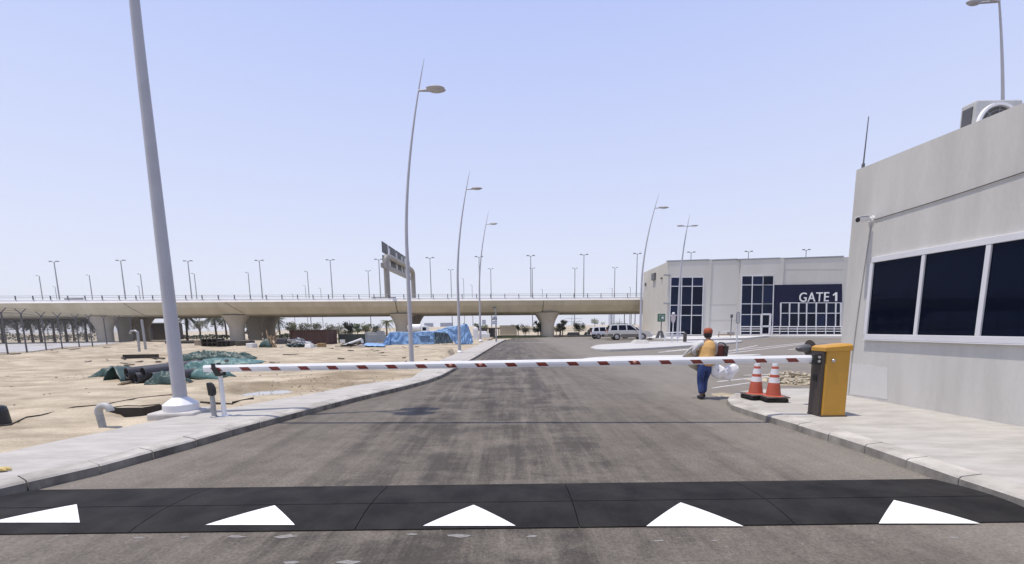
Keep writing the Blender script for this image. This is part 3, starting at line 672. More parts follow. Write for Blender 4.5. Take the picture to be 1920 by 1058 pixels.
MB().prism([HP(1428, 590, .1), HP(1444, 590, .1), HP(1443, 627, .1), HP(1427, 627, .1)], hn*.08).build('pane', M_hglass[2], dd)
cu = bpy.data.curves.new('gate_text', 'FONT'); cu.body = 'GATE'; cu.extrude = .05; cu.align_x = 'LEFT'; cu.size = 1.0; cu.space_character = 1.06; cu.offset = .002
tmp = bpy.data.objects.new('tmp', cu); COL.objects.link(tmp); dg = C.evaluated_depsgraph_get()
me = bpy.data.meshes.new_from_object(tmp.evaluated_get(dg)); bpy.data.objects.remove(tmp)
tp0, tp1 = HP(1497, 566.2, .17), HP(1553.5, 565.2, .17)
w0 = max(v.co.x for v in me.vertices); h0 = max(v.co.y for v in me.vertices); hgt = HP(1530, 548.5, .17).z-HP(1530, 565.8, .17).z
sxx = (tp1-tp0).length/w0; syy = hgt/h0; ux = (tp1-tp0).normalized()
for v in me.vertices: v.co = tp0 + ux*v.co.x*sxx + Vector((0, 0, 1))*v.co.y*syy - hn*(v.co.z) - Vector(ORG[hall.name])
me.materials.clear(); me.materials.append(M_white); lt = bpy.data.objects.new('gate_lettering', me); COL.objects.link(lt); lt.parent = hall
o1 = [HP(a, c, .2) for a, c in ((1566.3, 564.8), (1570.0, 564.7), (1570.0, 548.4), (1567.2, 548.4), (1565.3, 550.6), (1562.4, 552.2), (1562.4, 555.0), (1566.3, 553.3))]
MB().prism(o1, hn*.1).build('gate_numeral', M_white, hall)
# guard rail in front of the hall
rl_ = thing('guard_rail', 'white three-bar guard rail along the front of the hall', 'railing', tuple(HP(1500, 628, 1.6)))
b = MB()
for y in (612.5, 617, 621.5): b.tube([HP(1388, y, 1.6), HP(1427, y, 1.6)], .045, 5); b.tube([HP(1446, y, 1.6), HP(1580, y, 1.6)], .045, 5)
b.build('rails', M_frame, rl_)
for px_ in (1389, 1407, 1426, 1447, 1462, 1478, 1495, 1512, 1530, 1548, 1564, 1579): MB().tube([HP(px_, 612, 1.6), HP(px_, 629.5, 1.6)], .05, 5).build('railing_post', M_frame, rl_)

# ------------------------------------------------------------------ guard booth on the right
BK = G(1562, 737, .15); bd_ = Vector((-.105, 1, 0)).normalized(); bn = Vector((-bd_.y, bd_.x, 0))   # bn towards the road
BH = D(1604, 322, BK.y).z
def BP(px, py, out=0.0): return P(px, py, BK+bn*out, bn)
booth = thing('guard_booth', 'pale rendered guard booth with long dark window beside the yellow barrier cabinet', 'booth', (BK.x, BK.y, .15))
near = BK - bd_*9.5; inn = Vector((6.5, 0, 0))
b = MB(); b.prism([Vector((p_.x, p_.y, .1)) for p_ in (BK+Vector((.09, 0, 0)), BK-bd_*.09, near, near-bn*.35, BK-bn*.35)], (0, 0, BH-.1)); b.build('wall', M_wall, booth)
b = MB(); b.prism([Vector((p_.x, p_.y, .1)) for p_ in (BK-bn*.352-bd_*.001, BK-bn*7, BK-bn*7-bd_*.35, BK-bn*.352-bd_*.35)], (0, 0, BH-.1)); b.build('wall', M_wall, booth)
b = MB(); b.prism([Vector((p_.x, p_.y, BH-.55)) for p_ in (BK-bn*.36-bd_*.36, BK-bn*7-bd_*.36, near-bn*7, near-bn*.36)], (0, 0, .2)); b.build('roof', M_conc, booth)
# smoother patch and plinth strip low on the wall
q0, q1, q2, q3 = BP(1590, 681), BP(1664, 690), BP(1664, 749), BP(1590, 739)
MB().prism([q0, q1, q2, q3], bn*.004).build('render_patch', mat('new_render', (.60, .59, .57), .9, var=.03, scale=3), booth)
# the window: outline in wall coordinates
def BS(px, py):                                            # distance along the wall from the corner, height
    q = BP(px, py); return (BK-q).dot(bd_), q.z
def BW(s, z, out=0): return Vector((BK.x, BK.y, 0)) - bd_*s + bn*out + Vector((0, 0, z))
s0 = BS(1632, 560)[0]; zt_ = BS(1731, 473)[1]; zb_ = BS(1731, 634)[1]; s1 = BS(1727, 560)[0]; s2 = BS(1846, 560)[0]; s3 = s2+(s2-s1)*1.0; s4 = s3+.9
fr = MB()
for z in (zt_, zb_): fr.box(BW((s0+s4)/2, z, .03), (s4-s0, .06, .11), rot=Matrix((bd_, bn, Vector((0, 0, 1)))).transposed())
for s_, wd in ((s0, .07), (s1, .06), (s2, .07), (s3, .07), (s4, .07)): fr.box(BW(s_, (zt_+zb_)/2, .028), (wd, .054, zt_-zb_-.11), rot=Matrix((bd_, bn, Vector((0, 0, 1)))).transposed())
wf = fr.build('window_frame', M_frame, booth, bevel=.006)
sl = MB(); sl.box(BW((s0+s4)/2, zb_-.066, .03), (s4-s0+.06, .062, .018), rot=Matrix((bd_, bn, Vector((0, 0, 1)))).transposed()); sl.build('sill', M_frame, wf, bevel=.004)
for a, c in ((s0, s1), (s1, s2), (s2, s3), (s3, s4)):
    MB().box(BW((a+c)/2, (zt_+zb_)/2, .012), (c-a-.06, .018, zt_-zb_-.10), rot=Matrix((bd_, bn, Vector((0, 0, 1)))).transposed()).build('pane', M_glass, wf)
# camera on the wall
cc = BP(1635, 411); cm = thing('security_camera', 'white bullet security camera on the booth wall above the window', 'security camera', tuple(cc))
MB().tube([cc, cc+bn*.03], [.065, .06], 20).build('wall_mount', M_white, cm, smooth=40)
e = cc+bn*.12+Vector((0, -.02, .005)); MB().tube([cc+bn*.02, cc+bn*.08+Vector((0, 0, .01)), e], [.03, .026, .03], 12).build('arm', M_white, cm, smooth=40)
dcam = (D(1606, 413, cc.y-.12)-e).normalized(); tip = e+dcam*.27
MB().tube([e-dcam*.03, e, tip-dcam*.02, tip], [.03, .05, .052, .05], 18).build('housing', M_white, cm, smooth=40)
MB().tube([tip-dcam*.02, tip+dcam*.006], [.046, .044], 18).build('lens', M_black, cm, smooth=40)
MB().box((e+tip)/2+Vector((0, 0, .056)), (.10, .34, .012), rot=Matrix((dcam.cross(Vector((0, 0, 1))).normalized(), dcam, Vector((0, 0, 1)))).transposed()).build('sun_shield', M_white, cm, bevel=.004)
a, c = BP(1640, 412, .012), BP(1990, 299, .012)
tag(MB().tube([a.lerp(c, t_/20)+Vector((0, 0, -.02*math.sin(t_/20*math.pi))) for t_ in range(21)], .009, 6).build('cable', M_dpole), 'thin dark cable stretched along the booth wall from the security camera', 'cable')
tag(MB().tube([BP(1633, 422, .01), BP(1621, 500, .012), BP(1608, 590, .012), BP(1597, 672, .012), BP(1591, 737, .012)], [.008, .008, .008, .009, .009], 6).build('shadow_strip', mat('shadow_strip_tone', (.40, .39, .365), .8)), 'thin strip standing for the shadow of the security camera down the booth wall', 'shadow_strip')  # added strip stands for the shadow streak below the camera
p0 = BW(.12, BH, -.12); tag(MB().tube([p0+Vector((0, 0, -.03)), p0+Vector((0, 0, .12)), p0+Vector((0, 0, .13)), p0+Vector((0.02, 0, (D(1617, 219, p0.y).z-BH)))], [.03, .03, .014, .008], 8).build('antenna', M_dpole), 'thin dark whip antenna on the roof corner of the booth', 'antenna')
# air conditioner on the roof
AY = 7.9; p0 = D(1832, 187, AY); zr = BH-.35
ac = thing('air_conditioner', 'white air conditioner unit with round fan on the booth roof', 'air conditioner', (p0.x, AY, zr))
ww = .80; dp = .26; hh = p0.z-zr
MB().box((p0.x+ww/2, AY+dp/2, zr+hh/2), (ww, dp, hh)).build('casing', mat('grey_white_enamel', (.50, .50, .49), .5), ac, bevel=.025)
fr = MB(); prof = [(.36, 0), (.36, .05), (.31, .05), (.30, .0)]
vs = []; n = 40
cx_, cz_ = p0.x+.38, zr+hh*.54; rr_ = .36
ringp = [[Vector((cx_+r_*math.cos(2*math.pi*k/n), AY-o_, cz_+r_*math.sin(2*math.pi*k/n))) for k in range(n+1)] for r_, o_ in ((.36, .0), (.35, .045), (.31, .045), (.30, .004))]
MB().sheet(ringp).build('fan_ring', M_white, ac, smooth=40)
MB().tube([Vector((cx_, AY-.006, cz_)), Vector((cx_, AY-.004, cz_))], [.305, .305], 40).build('fan_opening', mat('fan_dark', (.10, .095, .085), .8), ac)
fg = MB()
for k in range(5): fg.tube([Vector((cx_+(.06+.058*k)*math.cos(a), AY-.03, cz_+(.06+.058*k)*math.sin(a))) for a in [2*math.pi*j/24 for j in range(25)]], .004, 4)
for k in range(8): fg.tube([Vector((cx_, AY-.03, cz_)), Vector((cx_+.32*math.cos(k*.785), AY-.03, cz_+.32*math.sin(k*.785)))], .004, 4)
fg.build('fan_guard', M_galv, ac)
MB().box((p0.x-.006, AY+dp/2, zr+hh*.5), (.02, dp*.62, hh*.8)).build('side_grille', M_dpole, ac)

# ------------------------------------------------------------------ boom barrier
K_ = G(1539, 781.5, .15); BX0, BX1 = K_.x, G(1582, 780.3, .15).x; BYf = K_.y; BYb = BYf+.30
zl = D(1549, 658, BYf).z; zp = D(1560, 643, BYf).z
bb = thing('boom_barrier', 'yellow boom barrier cabinet with red and white striped arm across the road', 'barrier', (BX0, BYf, .15))
cx_ = (BX0+BX1)/2; cy_ = (BYf+BYb)/2
# amber shell: a plate with a front lip, brown recessed flank on the road side
MB().box((cx_+.01, cy_, .15+(zl-.15)/2), (BX1-BX0-.02, BYb-BYf, zl-.15-.002)).build('cabinet', M_yel, bb, bevel=.012)
MB().box((BX0-.006, cy_+.01, .15+(zl-.15)/2), (.05, BYb-BYf-.035, zl-.15-.03)).build('flank_panel', M_brown, bb, bevel=.006)
MB().box((BX0-.034, cy_+.03, .15+(zl-.15)*.58), (.012, .10, .12)).build('access_slot', M_black, bb, bevel=.004)
ld = MB(); A_, B_, C_, D_ = BX0-.035, BX1+.018, BYf-.018, BYb+.02
ld.add([(A_, C_, zl-.012), (B_, C_, zl-.004), (B_, D_, zl-.004), (A_, D_, zl-.012), (A_, C_, zl+.052), (B_, C_, zl+.088), (B_, D_, zl+.088), (A_, D_, zl+.052), (A_+.05, C_+.05, zl+.085), (B_-.01, C_+.05, zl+.118), (B_-.01, D_-.02, zl+.118), (A_+.05, D_-.02, zl+.085)],
       [(0, 3, 2, 1), (0, 1, 5, 4), (1, 2, 6, 5), (2, 3, 7, 6), (3, 0, 4, 7), (4, 5, 9, 8), (5, 6, 10, 9), (6, 7, 11, 10), (7, 4, 8, 11), (8, 9, 10, 11)])
ld.build('lid', M_yel, bb, bevel=.005)
lk = P(1562.5, 676.5, Vector((0, BYf, 0)), Vector((0, 1, 0)))
MB().tube([lk+Vector((0, -.022, 0)), lk+Vector((0, -.012, 0)), lk+Vector((0, .01, 0))], [.024, .032, .032], 20).build('lock', M_alloy, bb, smooth=40)
MB().box((cx_, cy_, .155), (BX1-BX0+.04, BYb-BYf+.04, .03)).build('base_plate', M_brown, bb)
# arm
q = G(421, 780, .15); RP = Vector((q.x, q.y, .15))
aR = Vector((BX0-.06, cy_+.02, 0)); t_ = D(1520, 673, aR.y); aR.z = t_.z
aL = D(384, 691.5, RP.y); ad = (aR-aL); AL = ad.length; ad.normalize(); an = Vector((ad.y, -ad.x, 0)).normalized()      # an faces the viewer
if an.y > 0: an = -an
au = ad.cross(an); au = au if au.z > 0 else -au
ah, at_ = .125, .075
arm = MB(); prof = [(-at_/2, -ah/2), (at_/2, -ah/2), (at_/2+.012, -ah*.1), (at_/2+.012, ah*.18), (at_/2-.012, ah/2), (-at_/2, ah/2)]    # (towards viewer, up)
arm.prism([aL+an*u+au*v_ for u, v_ in prof], ad*AL)
arm.mi = 1
def AS(px): q_ = P(px, 685, aL+an*.05, an); return (q_-aL).dot(ad)
for sx2 in (404, 459, 514, 568.5, 622.5, 678.5, 733.5, 789, 845, 901, 958, 1016, 1073.5, 1131, 1189.5, 1247, 1306, 1366, 1425.5, 1485):
    s_ = AS(sx2); hw = .088; sk = .06
    f_ = lambda ss, v_: aL + ad*ss + au*v_ + an*((at_/2+.0155) if abs(v_) < ah*.3 else (at_/2+.004))
    pts = []
    lo_, hi_ = -ah*.1+.002, ah*.18
    o_ = at_/2+.0145
    arm.add([aL+ad*(s_-hw+sk*.55)+au*(-.048)+an*(at_/2+.0075), aL+ad*(s_+hw+sk*.55)+au*(-.048)+an*(at_/2+.0075), aL+ad*(s_+hw+sk*.1)+au*(-ah*.1)+an*o_, aL+ad*(s_+hw-sk*.5)+au*(ah*.18)+an*o_, aL+ad*(s_-hw-sk*.5)+au*(ah*.18)+an*o_, aL+ad*(s_-hw+sk*.1)+au*(-ah*.1)+an*o_], [(0, 1, 2, 5), (5, 2, 3, 4)])
arm.build('arm', [M_white, M_red], bb)
MB().box(aR-ad*.0+an*.035, (.16, .13, .17), rot=Matrix((ad, an, au)).transposed()).build('arm_bracket', M_black, bb, bevel=.01)
for dz in (-.035, .035): MB().tube([aR+au*dz+an*.10, aR+au*dz+an*.118], [.026, .024], 12).build('bolt', M_alloy, bb, smooth=40)
for px_ in (845, 901, 1190):
    s_ = AS(px_); c = aL+ad*s_+an*(at_/2+.013)+au*(.0); b = MB()
    b.tube([c+an*o_ for o_ in (0, .012, .022, .027)], [.034, .03, .018, .003], 14); b.build('marker_light', mat('lens_pale_red', (.55, .30, .24), .25, var=.05), bb, smooth=60)
# rest post with fork
rp2 = thing('arm_rest_post', 'slim white post with black fork holding the barrier arm tip', 'post', tuple(RP))
top = P(411, 697, RP, Vector((0, 1, 0))); top.x = RP.x; top.z = aL.z-.07
MB().tube([RP, RP+Vector((0, 0, top.z-.15-.0))], [.042, .036], 16).build('post', M_white, rp2, smooth=40)
MB().box(RP+Vector((0, 0, .006)), (.16, .16, .012)).build('foot_plate', M_white, rp2)
fk = MB(); b0 = Vector((RP.x, RP.y, top.z))
for sg in (-1, 1): fk.prism([b0+Vector((-.035, sg*.075-.012, -.06)), b0+Vector((.05, sg*.075-.012, -.06)), b0+Vector((.055, sg*.075-.012, .0)), b0+Vector((-.025, sg*.075-.012, .10)), b0+Vector((-.03, sg*.075-.012, .17)), b0+Vector((-.1, sg*.075-.012, .17)), b0+Vector((-.09, sg*.075-.012, .06))], (0, .024, 0))
fk.box(b0+Vector((.0, 0, -.04)), (.08, .17, .05)); fk.build('fork', M_black, rp2, bevel=.004)
# card reader post next to it
q = G(402, 782, .15); cr = thing('sensor_post', 'short grey sensor post with black head beside the white rest post', 'post', tuple(q))
zt2 = D(396, 729, q.y).z
MB().tube([q, q+Vector((0, 0, zt2-.15))], [.042, .040], 16).build('post', M_galv, cr, smooth=40)
MB().lathe([(.068, 0), (.068, .012), (.05, .022)], q, 18).build('foot_flange', M_galv, cr, smooth=30)
h = MB(); hz = zt2-.12; hp_ = [(-.045, 0), (.03, -.02), (.06, .02), (.062, .12), (.03, .2), (-.01, .235), (-.06, .235), (-.06, .20)]
h.prism([Vector((q.x+a, q.y-.045, hz+c)) for a, c in hp_], (0, .09, 0)); h.build('sensor_head', M_black, cr, bevel=.012)
# nozzle-like lamp behind the cabinet
sp_ = D(1516, 653, 8.3); sl2 = thing('spotlight', 'dark grey nozzle shaped spotlight on a post behind the yellow cabinet', 'spotlight', (sp_.x+.3, sp_.y, .15))
MB().tube([Vector((sp_.x+.3, 8.3, .15)), Vector((sp_.x+.3, 8.3, sp_.z))], .03, 10).build('post', M_dpole, sl2)
MB().tube([sp_+Vector((-.24, -.02, -.015)), sp_+Vector((-.2, -.01, -.01)), sp_+Vector((-.06, 0, 0)), sp_+Vector((0, 0, 0)), sp_+Vector((.35, .02, .02))], [.03, .055, .08, .07, .07], 16).build('barrel', M_dpole, sl2, smooth=40)
MB().tube([sp_+Vector((.01, 0, 0)), sp_+Vector((.04, 0, .0))], [.16, .15], 20).build('flange', M_brown, sl2, smooth=40)
# reflector on a stake behind the cabinet
q = D(1528, 702, 7.9); MB0 = MB().box(q, (.05, .04, .12)); MB0.box((q.x+.0, q.y, (q.z+.1)/2), (.02, .02, q.z-.1)); tag(MB0.build('reflector_stake', M_red, bevel=.004), 'small red reflector stake partly hidden behind the yellow cabinet', 'reflector')

# ------------------------------------------------------------------ cones
def cone(base, htop, label, rot, lean=0):
    r = thing('traffic_cone', label, 'traffic cone', tuple(base), 'traffic cones on the pavement corner'); H = htop
    M_c = [M_orange, mat('reflective_white', (.66, .66, .69), .4, var=.06)]
    def rad(z): return .142 - (.142-.052)*(z-.12)/(H-.12)
    b = MB().box(base+Vector((.0, 0, .045)), (.44, .40, .085), rz=rot); b.build('lower_base', M_rubber, r, bevel=.03, seg=3)
    b = MB().box(base+Vector((.012, .006, .105)), (.46, .42, .03), rz=rot+.08, top=.96); b.build('upper_base', mat('dusty_rubber', (.07, .055, .05), .8, col2=(.13, .10, .09), scale=6), r, bevel=.01)
    zs_ = [.12, .135, .50*H, .50*H, .64*H, .64*H, .715*H, .715*H, .865*H, .865*H, .93*H, .93*H, H]
    b = MB(); n = 28; mid = {3: 1, 7: 1, 11: 1}
    for i in range(len(zs_)-1):
        if zs_[i] == zs_[i+1]: continue
        b.mi = 1 if i in (3, 7, 11) else 0; vs = []
        for z in (zs_[i], zs_[i+1]):
            rr_ = rad(z)*(1.35 if i == 0 and z < .13 else 1)
            vs += [base+Vector((rr_*math.cos(2*math.pi*k/n), rr_*math.sin(2*math.pi*k/n), z)) for k in range(n)]
        b.add(vs, [(k, (k+1) % n, n+(k+1) % n, n+k) for k in range(n)])
    b.mi = 1; b.add([base+Vector((rad(H)*math.cos(2*math.pi*k/n), rad(H)*math.sin(2*math.pi*k/n), H)) for k in range(n)]+[base+Vector((0, 0, H+.004))], [(k, (k+1) % n, n) for k in range(n)])
    b.build('cone_body', M_c, r, smooth=30)
    return r
q = G(1416, 748, .15); cone(q, D(1419, 682, q.y).z-.15, 'red and white cone farther back on the pavement corner, base partly hidden', .1)
q = G(1449, 752.5, .15); cone(q, D(1453.5, 682, q.y).z-.15, 'red and white cone nearer the yellow cabinet with its base fully visible', -.12)

# ------------------------------------------------------------------ rubble by the cones
def rock(b, c, r_, seed, flat=.6):
    rnd = random.Random(seed); t_ = bmesh.new(); bmesh.ops.create_icosphere(t_, subdivisions=1, radius=1)
    rot = Matrix.Rotation(rnd.uniform(0, 6.3), 3, 'Z') @ Matrix.Rotation(rnd.uniform(-.5, .5), 3, 'X')
    k = len(b.v)
    b.add([c + rot @ Vector((v.co.x*r_*1.25*rnd.uniform(.7, 1.15), v.co.y*r_*rnd.uniform(.7, 1.1), v.co.z*r_*flat*rnd.uniform(.7, 1.1))) for v in t_.verts], [tuple(v.index for v in f.verts) for f in t_.faces]); t_.free()
rnd = random.Random(5); rb = MB(); o = G(1490, 716); 
for i in range(210):
    px_ = 1440+95*rnd.random(); u = (px_-1440)/95; py_ = 700+20*rnd.random()+u*4; q = G(px_, py_)
    hgt = max(0, .26*(1-abs(u-.45)*1.6)*(1-abs(py_-711)/14))
    rock(rb, q+Vector((0, 0, hgt*rnd.random()+.01)), rnd.uniform(.03, .085), i)
tag(rb.build('rubble', mat('rubble_stone', (.30, .265, .20), .9, col2=(.48, .43, .33), scale=5, bump=.4)), 'low heap of broken pale rubble behind the two traffic cones', 'rubble', kind='stuff')

# ------------------------------------------------------------------ worker walking away with a load
def skin(name, J, E, mt, parent, lv=2, root=None, sx=None):
    names = list(J); me = bpy.data.meshes.new(name); off = ORG[parent.name]
    me.from_pydata([Vector(J[k][:3])-off for k in names], [(names.index(a), names.index(b)) for a, b in E], []); me.materials.append(mt)
    o = bpy.data.objects.new(name, me); COL.objects.link(o); o.parent = parent; ORG[o.name] = off
    sk = o.modifiers.new('skin', 'SKIN'); sk.use_smooth_shade = True
    if not me.skin_vertices: 
        bm = bmesh.new(); bm.from_mesh(me); bm.verts.layers.skin.verify(); bm.to_mesh(me); bm.free()
    ly = me.skin_vertices[0].data
    for i, k in enumerate(names):
        r_ = J[k][3]; ly[i].radius = (r_, r_) if not isinstance(r_, tuple) else r_
        ly[i].use_root = (k == root)
    sb = o.modifiers.new('sub', 'SUBSURF'); sb.levels = lv; sb.render_levels = lv
    return o
q = G(1315, 748.5); W0 = Vector((q.x, q.y, 0))
per = thing('person', 'worker in rust cap, tan vest and blue trousers walking away with a load', 'person', tuple(W0))
def wj(d): return {k: (W0.x+v[0], W0.y+v[1], v[2], v[3]) for k, v in d.items()}
hand = {}
J = wj({'pelvis': (.06, .0, .84, (.135, .10)), 'belly': (.075, .02, 1.0, (.125, .095)), 'chest': (.10, .05, 1.2, (.15, .105)), 'shoulders': (.115, .07, 1.33, (.11, .085)), 'neck': (.125, .085, 1.41, .05), 'head0': (.13, .10, 1.47, .075), 'head1': (.135, .115, 1.55, .088), 'head2': (.135, .115, 1.60, .06),
    'hipl': (-.03, .0, .78, .085), 'kneel': (-.035, .03, .43, .058), 'anklel': (-.02, -.06, .09, .04), 'toel': (-.025, .10, .04, .035),
    'hipr': (.14, .0, .78, .085), 'kneer': (.12, .16, .45, .058), 'ankler': (.09, .10, .10, .04), 'toer': (.10, .25, .05, .035),
    'shl': (-.06, .06, 1.31, .06), 'ell': (-.22, .08, 1.13, .045), 'wrl': (-.10, .16, 1.0, .030), 'pal': (-.065, .18, .985, .034),
    'shr': (.29, .07, 1.31, .06), 'elr': (.39, .10, 1.10, .045), 'wrr': (.40, .24, 1.02, .030), 'par': (.40, .28, 1.0, .034)})
E = [('pelvis', 'belly'), ('belly', 'chest'), ('chest', 'shoulders'), ('shoulders', 'neck'), ('neck', 'head0'), ('head0', 'head1'), ('head1', 'head2'), ('pelvis', 'hipl'), ('hipl', 'kneel'), ('kneel', 'anklel'), ('anklel', 'toel'), ('pelvis', 'hipr'), ('hipr', 'kneer'), ('kneer', 'ankler'), ('ankler', 'toer'), ('shoulders', 'shl'), ('shl', 'ell'), ('ell', 'wrl'), ('wrl', 'pal'), ('shoulders', 'shr'), ('shr', 'elr'), ('elr', 'wrr'), ('wrr', 'par')]
for s_, bx_ in (('l', -1), ('r', 1)):
    px0 = J['pa'+s_]
    for fi, (dx, dz, ln) in enumerate(((.028, .012, .075), (.03, -.006, .085), (.026, -.022, .08), (.018, -.034, .065))):
        a = f'f{s_}{fi}'; J[a+'a'] = (px0[0]+dx*.6, px0[1]+.045, px0[2]+dz, .0095); J[a+'b'] = (px0[0]+dx*1.3, px0[1]+.045+ln*.5, px0[2]+dz-.012, .0085); J[a+'c'] = (px0[0]+dx*1.2-.01, px0[1]+.045+ln*.8, px0[2]+dz-.04, .0075)
        E += [('pa'+s_, a+'a'), (a+'a', a+'b'), (a+'b', a+'c')]
    J['t'+s_] = (px0[0]-.02*bx_, px0[1]+.03, px0[2]+.035, .011); J['u'+s_] = (px0[0]-.01*bx_, px0[1]+.075, px0[2]+.05, .009); E += [('pa'+s_, 't'+s_), ('t'+s_, 'u'+s_)]
skin('body', J, E, M_skin, per, 2, 'pelvis')
T = wj({'w': (.06, .0, .90, (.155, .115)), 'p': (.06, .0, .80, (.165, .125)), 'hl': (-.03, .0, .74, .105), 'kl': (-.035, .03, .43, .078), 'al': (-.02, -.05, .12, .068), 'hr': (.14, .0, .74, .105), 'kr': (.12, .15, .45, .078), 'ar': (.09, .085, .13, .068)})
skin('trousers', T, [('w', 'p'), ('p', 'hl'), ('hl', 'kl'), ('kl', 'al'), ('p', 'hr'), ('hr', 'kr'), ('kr', 'ar')], M_denim, per, 2, 'p')
S = wj({'a': (.065, .005, .90, (.12, .095)), 'b': (.075, .02, 1.02, (.12, .09)), 'c': (.10, .05, 1.2, (.135, .095)), 'd': (.115, .07, 1.325, (.10, .075)), 'sl': (-.06, .06, 1.31, .072), 'el': (-.22, .08, 1.13, .058), 'wl': (-.125, .145, 1.02, .045), 'sr': (.29, .07, 1.31, .072), 'er': (.39, .10, 1.10, .058), 'wr': (.40, .20, 1.035, .045)})
skin('shirt', S, [('a', 'b'), ('b', 'c'), ('c', 'd'), ('d', 'sl'), ('sl', 'el'), ('el', 'wl'), ('d', 'sr'), ('sr', 'er'), ('er', 'wr')], M_shirt, per, 2, 'c')
V = wj({'z': (.06, -.01, .76, (.175, .14)), 'a': (.065, -.005, .88, (.19, .15)), 'b': (.075, .005, 1.02, (.19, .15)), 'c': (.10, .03, 1.2, (.205, .155)), 'd': (.115, .055, 1.33, (.165, .125)), 'e': (.12, .07, 1.37, (.10, .08))})
skin('vest', V, [('z', 'a'), ('a', 'b'), ('b', 'c'), ('c', 'd'), ('d', 'e')], mat('tan_vest', (.60, .36, .13), .8, var=.15, scale=6, bump=.5, bscale=14), per, 2, 'b')
for nm, (ax_, ay, az), (tx, ty, tz) in (('l', (-.02, -.07, .07), (-.03, .12, .045)), ('r', (.09, .075, .08), (.10, .26, .05))):
    F_ = wj({'h': (ax_, ay-.03, az-.01, (.046, .05)), 'm': ((ax_+tx)/2, (ay+ty)/2, .055, (.05, .045)), 't': (tx, ty, .045, (.042, .036))}); skin('shoe', F_, [('h', 'm'), ('m', 't')], M_black, per, 2, 'm')
hc = W0+Vector((.135, .115, 0)); b = MB(); b.lathe([(.098, 1.545), (.104, 1.575), (.100, 1.615), (.078, 1.652), (.04, 1.672), (.004, 1.676)], hc, 20, sx=.96, sy=1.08)
b.build('cap', M_capred, per, smooth=60)
hb = MB(); hb.lathe([(.075, 1.44), (.090, 1.475), (.094, 1.52), (.096, 1.55), (.02, 1.552)], hc+Vector((0, -.006, 0)), 18, sx=.95, sy=1.0); hb.build('hair', M_black, per, smooth=60)
for sg in (-1, 1): MB().lathe([(.004, -.028), (.014, -.02), (.016, .01), (.010, .028), (.003, .03)], hc+Vector((sg*.092, .01, 1.515)), 10, sx=.6, sy=1).build('ear', M_skin, per, smooth=60)
fc = MB(); fc.lathe([(.004, -.03), (.02, -.02), (.013, .005), (.004, .03)], hc+Vector((0, .10, 1.50)), 10); fc.build('nose', M_skin, per, smooth=60)
# what the worker carries
YP = W0.y
def outl(px, Y): return [D(a, c, Y) for a, c in px]
b = MB().prism(outl([(1281, 668.5), (1303, 656), (1313, 655), (1324, 670), (1322, 690), (1309, 697), (1293, 689), (1286, 680)], YP+.14), (.02, .035, 0)); tag(b.build('cardboard_sheet', M_card2, bevel=.004), 'pale cardboard sheet carried under the left arm of the worker', 'cardboard')
e_ = outl([(1280, 669), (1290, 658), (1301, 650), (1313, 645), (1320, 644)], YP+.10); tag(MB().tube(e_, [.014, .03, .036, .034, .022], 10).build('rolled_sheet', mat('pale_roll', (.40, .39, .37), .6), smooth=60), 'pale rolled sheet slanting along the left arm of the worker', 'roll')
bag = thing('tool_bag', 'dark red and black tool bag hanging on the right of the worker', 'bag', tuple(D(1352, 676, YP+.05)))
q = D(1349, 658, YP+.10); MB().box(q, (.13, .22, .28), rot=Matrix.Rotation(R(-6), 3, 'Y')).build('bag_body', mat('maroon_cloth', (.10, .022, .018), .7, var=.2, scale=8), bag, bevel=.03, seg=3)
q2 = D(1358.5, 660, YP+.08); MB().box(q2, (.10, .18, .30), rot=Matrix.Rotation(R(5), 3, 'Y')).build('side_pocket', M_brown, bag, bevel=.025)
for a in ((1360, 650), (1361, 662), (1359, 673)): MB().tube([D(a[0], a[1], YP-.03), D(a[0]+2.5, a[1]+1, YP-.05)], [.03, .022], 10).build('buckle', M_black, bag, smooth=50)
MB().tube([D(1344, 647, YP+.05), D(1349, 642.5, YP+.03), D(1356, 643, YP+.03), D(1361, 648, YP+.05)], .014, 8).build('handle', M_black, bag, smooth=50)
def sack(px, Y, th, label, seed, amp=.08):
    pts = outl(px, Y); c = sum(pts, Vector())/len(pts); pts = [c+(p_-c)*1.14 for p_ in pts]; b = MB(); n = len(pts); layers = [(.25, -th*.55), (.72, -th*.46), (1.0, -.12*th), (1.0, .12*th), (.72, .46*th), (.25, th*.55)]
    rows = [[c+(p_-c)*k+Vector((0, dy, 0))+Vector((noise.noise(p_*9+Vector((seed, j, 0))), noise.noise(p_*11+Vector((j, seed, 1))), noise.noise(p_*10+Vector((2, seed, j)))))*amp for p_ in pts+[pts[0]]] for j, (k, dy) in enumerate(layers)]
    for r_ in rows: r_[-1] = r_[0].copy()
    b.sheet(rows); b.add(rows[0][:-1], [tuple(range(n))]); b.add(rows[-1][:-1], [tuple(range(n))])
    return tag(b.build('plastic_sack', M_sack, smooth=40, sub=1), label, 'sack')
sack([(1334, 686), (1346, 683), (1352, 690), (1357, 690), (1360, 699), (1349, 711), (1343, 707), (1333, 704)], YP+.02, .16, 'small crumpled white sack hanging at the right hip of the worker', 3)
sack([(1352, 698), (1358, 691), (1366, 684), (1376, 683), (1384, 690), (1383, 697), (1375, 702), (1371, 709), (1367, 716), (1362, 711), (1355, 708), (1347, 705)], YP+.08, .2, 'large white plastic sack with crumpled ruffled end carried by the worker', 6)

